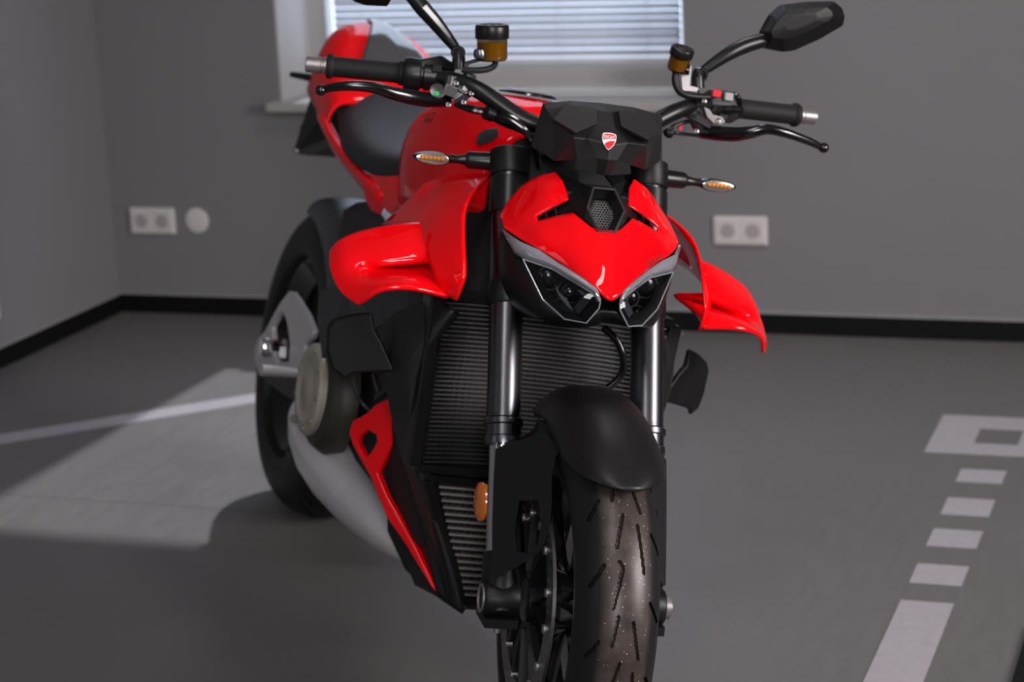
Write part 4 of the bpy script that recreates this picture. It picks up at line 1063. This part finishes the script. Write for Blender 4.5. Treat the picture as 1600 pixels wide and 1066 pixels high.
#           0              1               2               3               4               5              6              7
fp = [(653, 300, 1.05), (664, 287, 1.03), (690, 278, 1.06), (725, 272, 1.10), (768, 273, 1.14), (655, 345, 1.13), (690, 330, 1.20), (721, 326, 1.25),
      (765, 330, 1.20), (664, 398, 1.24), (700, 400, 1.28), (730, 420, 1.31), (684, 440, 1.28), (727, 438, 1.32), (690, 458, 1.275), (714, 470, 1.305),
      (598, 352, .93), (620, 330, .94), (655, 325, 1.08), (730, 465, 1.28), (740, 300, 1.20)]
fairing = side('side_fairing', fp, [(0, 1, 2, 18), (18, 2, 6, 5), (2, 3, 7, 6), (3, 4, 20, 7), (5, 6, 10, 9), (6, 7, 11, 10), (9, 10, 13, 12), (10, 11, 13), (12, 13, 15, 14), (0, 18, 17), (17, 18, 5, 16)], 'red', sub=2, thick=.004, off=0)
for o in fairing: lab(o, 'glossy red upper side fairing')
# winglet: rows from outer tip to the root, each row trailing (high, rear) to leading (low, front)
wr = [
  [(517, 395, 1.150), (516, 412, 1.170), (518, 428, 1.19), (530, 455, 1.225), (545, 467, 1.245), (560, 476, 1.265)],
  [(528, 376, 1.150), (532, 400, 1.185), (540, 420, 1.200), (552, 432, 1.23), (564, 450, 1.258), (572, 470, 1.275)],
  [(564, 362, 1.155), (570, 395, 1.195), (574, 415, 1.212), (575, 420, 1.188), (582, 440, 1.262), (586, 456, 1.288)],
  [(603, 354, 1.165), (608, 385, 1.205), (610, 411, 1.222), (611, 416, 1.160), (614, 435, 1.272), (614, 450, 1.298)],
  [(640, 350, 1.175), (644, 380, 1.215), (648, 409, 1.232), (649, 414, 1.155), (650, 432, 1.278), (650, 452, 1.305)],
  [(656, 350, 1.175), (663, 382, 1.215), (671, 406, 1.235), (675, 413, 1.175), (685, 442, 1.262), (700, 465, 1.292)]]
wf = []
for i in range(5):
    for j in range(5): wf.append((i * 6 + j, i * 6 + j + 1, i * 6 + j + 7, i * 6 + j + 6))
wings = side('winglet', [p for r in wr for p in r], wf, 'red', parent=fairing, sub=3, thick=.007, off=0)
for w in wings: crease(w, [(6 * i + j, 6 * i + 6 + j) for i in range(2, 5) for j in (2, 3)], list(range(36)), .85); lab(w, 'large red winglet with a drooping tip and a slot crease')

# black airbox / frame mass behind the forks
bp('frame', loft_vf([[V(x, y, z) for y, z in ((-a, z0), (-a - .01, (z0 + z1) / 2), (-a * .7, z1), (a * .7, z1), (a + .01, (z0 + z1) / 2), (a, z0), (a * .5, z0 - .03), (-a * .5, z0 - .03))] for x, a, z0, z1 in ((.62, .11, .50, .82), (.80, .155, .46, .86), (1.00, .165, .44, .86), (1.10, .15, .44, .84), (1.135, .12, .50, .80))]), 'black')
bp('steering_head', bm_join([lathe_vf(V(WB + .0, 0, .30) + KS * .43 - V(.034, 0, 0), KS, [(0, .03), (.0, .045), (.16, .045), (.16, .03)], 24), box_vf(1.02, 1.22, -.05, .05, .70, .90)]), 'matte')

# ------------------------------------------------------------------ radiators
def radiator(name, X, y0a, y0b, z0, z1, n, fm, bow, ly):
    def half(z): t = (z - z0) / (z1 - z0); return y0a + (y0b - y0a) * t
    core = bp(name, loft_vf([[V(X - .035, -half(z), z), V(X - .012 - 0, -half(z), z), V(X - .012 - bow, 0, z), V(X - .012, half(z), z), V(X - .035, half(z), z)] for z in (z0, z1)]), 'black', smooth=False)
    fins = []
    for i in range(n):
        z = z0 + (z1 - z0) * (i + .5) / n; h = half(z) - .004; t = (z1 - z0) / n * .17
        pts = []
        for k in range(9):
            u = -1 + k / 4
            pts.append((X - bow * (1 - u * u), u * h))
        vs = []; fs = []
        for (x, y) in pts: vs += [V(x - .012, y, z - t), V(x, y, z - t), V(x, y, z + t), V(x - .012, y, z + t)]
        for k in range(8):
            for q in range(4): fs.append((k * 4 + q, k * 4 + (q + 1) % 4, k * 4 + 4 + (q + 1) % 4, k * 4 + 4 + q))
        fins.append((vs, fs))
    me = None
    for vf in fins:
        o = bp('cooling_fin', vf, fm, core, smooth=False)
    # zigzag between the fins
    fine = []
    for i in range(n - 1):
        z = z0 + (z1 - z0) * (i + 1) / n; h = half(z) - .006; g = (z1 - z0) / n * .30; m2 = int(h * 2 / .0055)
        vs, fs = [], []
        for k in range(m2 + 1):
            u = -1 + 2 * k / m2; zz = z + (g if k % 2 else -g)
            x = X - bow * (1 - u * u) - .004
            vs += [V(x, u * h, zz), V(x - .006, u * h, zz)]
            if k: fs.append((2 * k - 2, 2 * k - 1, 2 * k + 1, 2 * k))
        fine.append((vs, fs))
    o = bp('corrugated_fins', bm_join(fine), 'case_dark', core, smooth=False); o['kind'] = 'stuff'
    for s in (-1, 1):
        bp('side_tank', loft_vf([[V(X - .04, s * half(z), z), V(X + .004, s * half(z), z), V(X + .004, s * (half(z) + .022), z), V(X - .04, s * (half(z) + .022), z)] for z in (z0 - .004, z1 + .004)]), 'satin', core, smooth=False, bevel=.003)
    bp('radiator_frame', bm_join([box_vf(X - .04, X + .003, -y0b - .01, y0b + .01, z1, z1 + .014), box_vf(X - .04, X + .003, -y0a - .01, y0a + .01, z0 - .014, z0)]), 'satin', core, smooth=False, bevel=.003)
    return core
ra = radiator('radiator', 1.215, .185, .195, .425, .690, 36, 'fin', .03, 0)
rb = radiator('oil_cooler', 1.200, .075, .150, .205, .392, 17, 'fin2', .0, 0)
bp('coolant_hose', tube_vf([B(943, 512, 1.25), B(962, 530, 1.255), B(974, 558, 1.26), B(971, 585, 1.255), B(950, 606, 1.25)], .0065, 10, 5), 'gloss')
bp('engine_block', loft_vf([[V(x, y, z) for y, z in ((-a, z0), (-a, z1), (a, z1), (a, z0), (a * .6, z0 - .02), (-a * .6, z0 - .02))] for x, a, z0, z1 in ((.42, .10, .30, .50), (.60, .15, .32, .55), (.90, .15, .30, .55), (1.10, .12, .19, .45), (1.15, .07, .19, .40))]), 'black')

# big black radiator shrouds
sr = [[(668, 470, 1.19), (690, 475, 1.212), (712, 484, 1.235), (716, 490, 1.205)],
      [(640, 481, 1.155), (664, 493, 1.195), (692, 507, 1.230), (702, 512, 1.20)],
      [(609, 494, 1.125), (640, 512, 1.180), (668, 540, 1.218), (690, 546, 1.195)],
      [(591, 518, 1.105), (614, 540, 1.160), (643, 577, 1.203), (682, 584, 1.19)],
      [(600, 560, 1.12), (616, 580, 1.150), (637, 612, 1.195), (682, 640, 1.19)],
      [(604, 605, 1.12), (618, 640, 1.145), (642, 675, 1.192), (682, 700, 1.19)],
      [(614, 655, 1.13), (630, 700, 1.150), (652, 735, 1.195), (684, 757, 1.19)],
      [(628, 712, 1.135), (648, 760, 1.155), (672, 795, 1.200), (694, 810, 1.192)],
      [(650, 775, 1.145), (668, 820, 1.165), (692, 852, 1.21), (710, 865, 1.198)],
      [(668, 850, 1.155), (688, 885, 1.175), (710, 910, 1.218), (722, 918, 1.20)],
      [(684, 930, 1.175), (702, 945, 1.195), (722, 957, 1.22), (728, 950, 1.205)]]
shroud = side('radiator_shroud', [p for r in sr for p in r], [(i * 4 + j, i * 4 + j + 1, i * 4 + j + 5, i * 4 + j + 4) for i in range(10) for j in range(3)], 'dash', sub=2, thick=.005, off=0)
for o in shroud: crease(o, [(i * 4 + 2, i * 4 + 6) for i in range(10)], list(range(44)), .8); lab(o, 'matte black radiator shroud')
fn = [(512, 511, 1.10), (522, 499, 1.10), (550, 491, 1.115), (583, 487, 1.13), (587, 515, 1.14), (596, 530, 1.145), (608, 556, 1.15), (620, 582, 1.155), (590, 583, 1.15), (553, 584, 1.14), (540, 594, 1.13), (518, 578, 1.115), (511, 550, 1.105), (555, 540, 1.145)]
fins_ = []
for q in (-1, 1):
    c = [B(*p) if q < 0 else my(B(*p)) for p in fn[:13]]
    fins_.append(bp('lower_winglet', prism_vf(c, V(-.014, 0, 0)), 'matte', smooth=False, bevel=.006, segs=4))
for o in fins_: lab(o, 'small matte black lower winglet')
# dark panels linking fairing and engine
dp = side('side_panel', [(500, 455, .70), (545, 440, .85), (640, 455, 1.10), (690, 470, 1.20), (640, 485, 1.14), (590, 512, 1.05), (560, 560, .95), (505, 560, .80), (498, 500, .72)], [(0, 1, 7, 8), (1, 6, 7), (1, 2, 5, 6), (2, 3, 4, 5)], 'grey', thick=.004, smooth=False)
side('rear_side_panel', [(540, 330, .42), (560, 318, .46), (585, 316, .52), (606, 352, .70), (560, 370, .60), (530, 372, .50)], [(0, 1, 2, 3), (0, 3, 4, 5)], 'matte', thick=.01, smooth=False, bevel=.003)

# red lower frame member with its triangular window
def redv(s):
    o1 = [(607, 622, 1.00), (616, 660, 1.03), (612, 692, 1.04), (602, 716, 1.04), (590, 740, 1.04), (604, 775, 1.07), (618, 800, 1.09), (650, 858, 1.13), (684, 930, 1.17), (676, 922, 1.165), (640, 862, 1.12), (604, 810, 1.075), (577, 744, 1.01), (550, 696, .97), (544, 676, .96), (550, 657, .96), (562, 652, .97), (573, 645, .97), (585, 633, .98)]
    hl = [(559, 692, .985), (562, 682, .98), (573, 672, .985), (587, 680, 1.005), (588, 690, 1.01), (581, 704, 1.01), (571, 716, 1.01)]
    # flattened on the plane of the member so the opening stays clean
    a, b, c = B(607, 622, 1.02), B(550, 690, .97), B(680, 926, 1.16)
    nn = (b - a).cross(c - a).normalized()
    def pl(px, py):
        d = FW + CX * ((px - 800) / CF) - CY * ((py - 533) / CF); inv = BIKE.inverted(); o = inv @ CAMP; d = inv.to_3x3() @ d
        return o + d * ((a - o).dot(nn) / d.dot(nn))
    O_ = [pl(p[0], p[1]) for p in o1]; H_ = [pl(p[0], p[1]) for p in hl]
    if s > 0: O_, H_ = [my(p) for p in O_], [my(p) for p in H_]
    dv_ = nn * (-.014 if nn.x > 0 else .014)
    if s > 0: dv_ = my(dv_)
    return lab(bp('lower_fairing_bar', prism_vf(O_, dv_, H_), 'red', smooth=False, bevel=.004, segs=3), 'red lower side bar with a triangular opening')
redv(-1); redv(1)
ch = side('belly_panel', [(618, 640, 1.04), (640, 700, 1.08), (668, 850, 1.14), (690, 935, 1.17), (724, 958, 1.20), (700, 938, 1.12), (664, 906, 1.04), (636, 890, 1.00), (608, 830, 1.02), (606, 720, 1.02)], [(0, 1, 9), (1, 2, 7, 8, 9), (2, 3, 5, 6, 7), (3, 4, 5)], 'black', thick=.006, smooth=False)

# ------------------------------------------------------------------ engine side, silencer, foot controls
bp('clutch_cover', bm_join([lathe_vf((.66, -.165, .405), (0, -1, 0), [(0, .112), (.025, .112), (.035, .105), (.045, .098), (.048, .094)], 40)]), 'case_dark')
cc_ = lab(bp('clutch_cover_plate', bm_join([lathe_vf((.64, -.205, .405), (0, -1, 0), [(0, .085), (.016, .085), (.022, .080), (.024, .062), (.021, .058), (.021, .030), (.024, .026), (.024, .0005)], 40)]), 'case'), 'beige metal clutch cover')
for k in range(9):
    a = 2 * math.pi * k / 9
    bp('bolt', lathe_vf((.64 + .073 * math.cos(a), -.225, .405 + .073 * math.sin(a)), (0, -1, 0), [(0, .005), (.005, .005), (.005, .0005)], 10), 'steel', cc_)
mu = lab(bp('belly_silencer', loft_vf([[V(x, yc + ry * math.cos(a), zc + rz * math.sin(a)) for a in [2 * math.pi * i / 20 for i in range(20)]] for x, yc, ry, zc, rz in
    ((.40, -.15, .02, .33, .02), (.43, -.15, .055, .315, .055), (.56, -.145, .075, .275, .080), (.75, -.12, .080, .250, .070), (.92, -.095, .062, .228, .050), (1.02, -.085, .03, .215, .02))]), 'muffler', sub=1), 'brushed metal silencer under the engine')
for s in (-1, 1):
    q = lambda x, y, z: V(x, s * y, z)
    yb = .185
    def onY(px, py, Y=-.185):
        d = FW + CX * ((px - 800) / CF) - CY * ((py - 533) / CF); inv = BIKE.inverted(); o = inv @ CAMP; d = inv.to_3x3() @ d
        p = o + d * ((Y - o.y) / d.y)
        return p if s < 0 else my(p)
    o1 = [onY(*p) for p in ((461, 456), (472, 464), (488, 490), (500, 519), (497, 530), (487, 540), (482, 574), (480, 592), (450, 590), (414, 588), (407, 562), (407, 545), (414, 528), (424, 517), (434, 498), (447, 474))]
    h1 = [onY(*p) for p in ((434, 512), (444, 494), (452, 490), (458, 505), (463, 538), (461, 566), (441, 568), (436, 545))]
    fb = lab(bp('footrest_bracket', prism_vf(o1, V(0, s * .014, 0), h1), 'alu', smooth=False, bevel=.005, segs=3), 'cast aluminium footrest bracket')
    bp('lower_plate', prism_vf([onY(*p) for p in ((414, 585), (450, 587), (481, 589), (478, 603), (471, 630), (455, 621), (430, 603))], V(0, s * .010, 0)), 'case_dark', fb, smooth=False, bevel=.003)
    rib = [onY(*p, -.190) for p in ((461, 460), (470, 490), (474, 530), (468, 580))]
    bp('bracket_rib', tube_vf(rib, [.006, .009, .010, .007], 10, 4), 'alu', fb)
    bp('heel_guard_roller', lathe_vf(onY(412, 543, -.215), (0, s, 0), [(-.03, .012), (-.028, .018), (-.002, .020), (.006, .017), (.006, .001)], 20), 'chrome', fb)
    a_, b_ = onY(470, 581, -.19), onY(409, 577, -.268)
    bp('footrest', tube_vf([a_, a_.lerp(b_, .4), b_], [.0105, .0090, .0100], 12, 2), 'alu', fb)
    bp('pedal', bm_join([tube_vf([onY(486, 560, -.19), onY(485, 610, -.195), onY(486, 653, -.20)], [.0075, .0065, .0065], 10, 4), tube_vf([onY(487, 655, -.19), onY(458, 655, -.235)], [.0075, .0085], 10)]), 'steel', fb)
    bp('bracket_bolt', lathe_vf(onY(490, 556, -.19), (0, s, 0), [(0, .010), (.006, .010), (.006, .006), (.003, .005), (.003, .0005)], 14), 'steel', fb)
# engine hoses and bolts by the red bar
for pts, r in (([(553, 590, .92), (556, 612, .93), (566, 630, .93), (578, 642, .94)], .0035), ([(583, 585, .95), (590, 610, .96), (598, 622, .96)], .004), ([(588, 620, .97), (600, 612, .98), (606, 600, .98)], .005), ([(600, 590, 1.0), (603, 612, 1.0)], .005)):
    bp('engine_hose', tube_vf([B(*p) for p in pts], r, 8, 4), 'grey')
for x, y in ((603, 613), (571, 652), (572, 708), (590, 620)):
    bp('engine_bolt', lathe_vf(B(x, y, .955), (1, -.3, 0), [(0, .005), (.005, .005), (.006, .003), (.006, .0005)], 10), 'chrome')

# ------------------------------------------------------------------ rear wheel, swingarm, hugger, stand
rw = bp('rear_wheel', place(bm_join([ring_rim(.218, .078), spokes(.218, 5, .9, w=.023, hub=.06)]), RA), 'gloss')
G2 = [((.012, .010), (.055, .040)), ((.055, .040), (.075, .070)), ((.090, -.010), (.130, -.042)), ((.130, -.042), (.150, -.072)), ((.02, -.05), (.05, -.085)), ((.10, .05), (.13, .085))]
bp('tyre', place(tyre_vf(.336, .218, .1000, 420, 40, G2, .16, 0, .003), RA), 'tyre2', rw)
bp('hub', lathe_vf(RA + V(0, -.11, 0), (0, 1, 0), [(0, .018), (0, .036), (.012, .04), (.03, .055), (.10, .06), (.17, .06), (.2, .05), (.2, .03)], 32), 'gloss', rw)
lab(bp('axle_nut', lathe_vf(RA + V(0, -.135, 0), (0, 1, 0), [(0, .012), (0, .019), (.012, .022), (.028, .026), (.03, .018)], 6), 'chrome', rw), 'large chrome axle nut')
bp('brake_disc', place(disc_vf(.1225, .095, .005, [(.109, 2 * math.pi * i / 24, .003) for i in range(24)], 48), RA + V(0, .112, 0)), 'disc', rw, smooth=False)
bp('swingarm', bm_join([tube_vf([V(.02, .135, .336), V(.15, .150, .37), V(.32, .135, .42), V(.50, .06, .42), V(.60, 0, .42)], [.058, .050, .048, .06, .06], 16, 4, hint=(0, 1, 0), flat=.8), lathe_vf(RA + V(0, .10, 0), (0, 1, 0), [(0, .05), (0, .075), (.06, .075), (.06, .05)], 32)]), 'satin')
hug = []
for i in range(13):
    a = rad(12 + i * 6.6); r = .350
    hug.append([RA + V((r - dr) * math.cos(a), y, (r - dr) * math.sin(a)) for y, dr in ((-.106, .042), (-.100, .020), (-.075, .006), (-.04, 0), (0, -.002), (.04, 0), (.075, .006), (.100, .020), (.106, .042))])
bp('rear_hugger', loft_vf(hug, closed=False), 'hugger', thick=.003, sub=1)
bp('side_stand', bm_join([tube_vf([V(.62, .10, .24), V(.60, .20, .13), V(.59, .305, .074)], [.014, .012, .010], 12, 3), lathe_vf(V(.59, .307, .0745), (0, -.235, .972), [(-.006, .022), (-.002, .024), (0, .02)], 16)]), 'satin')
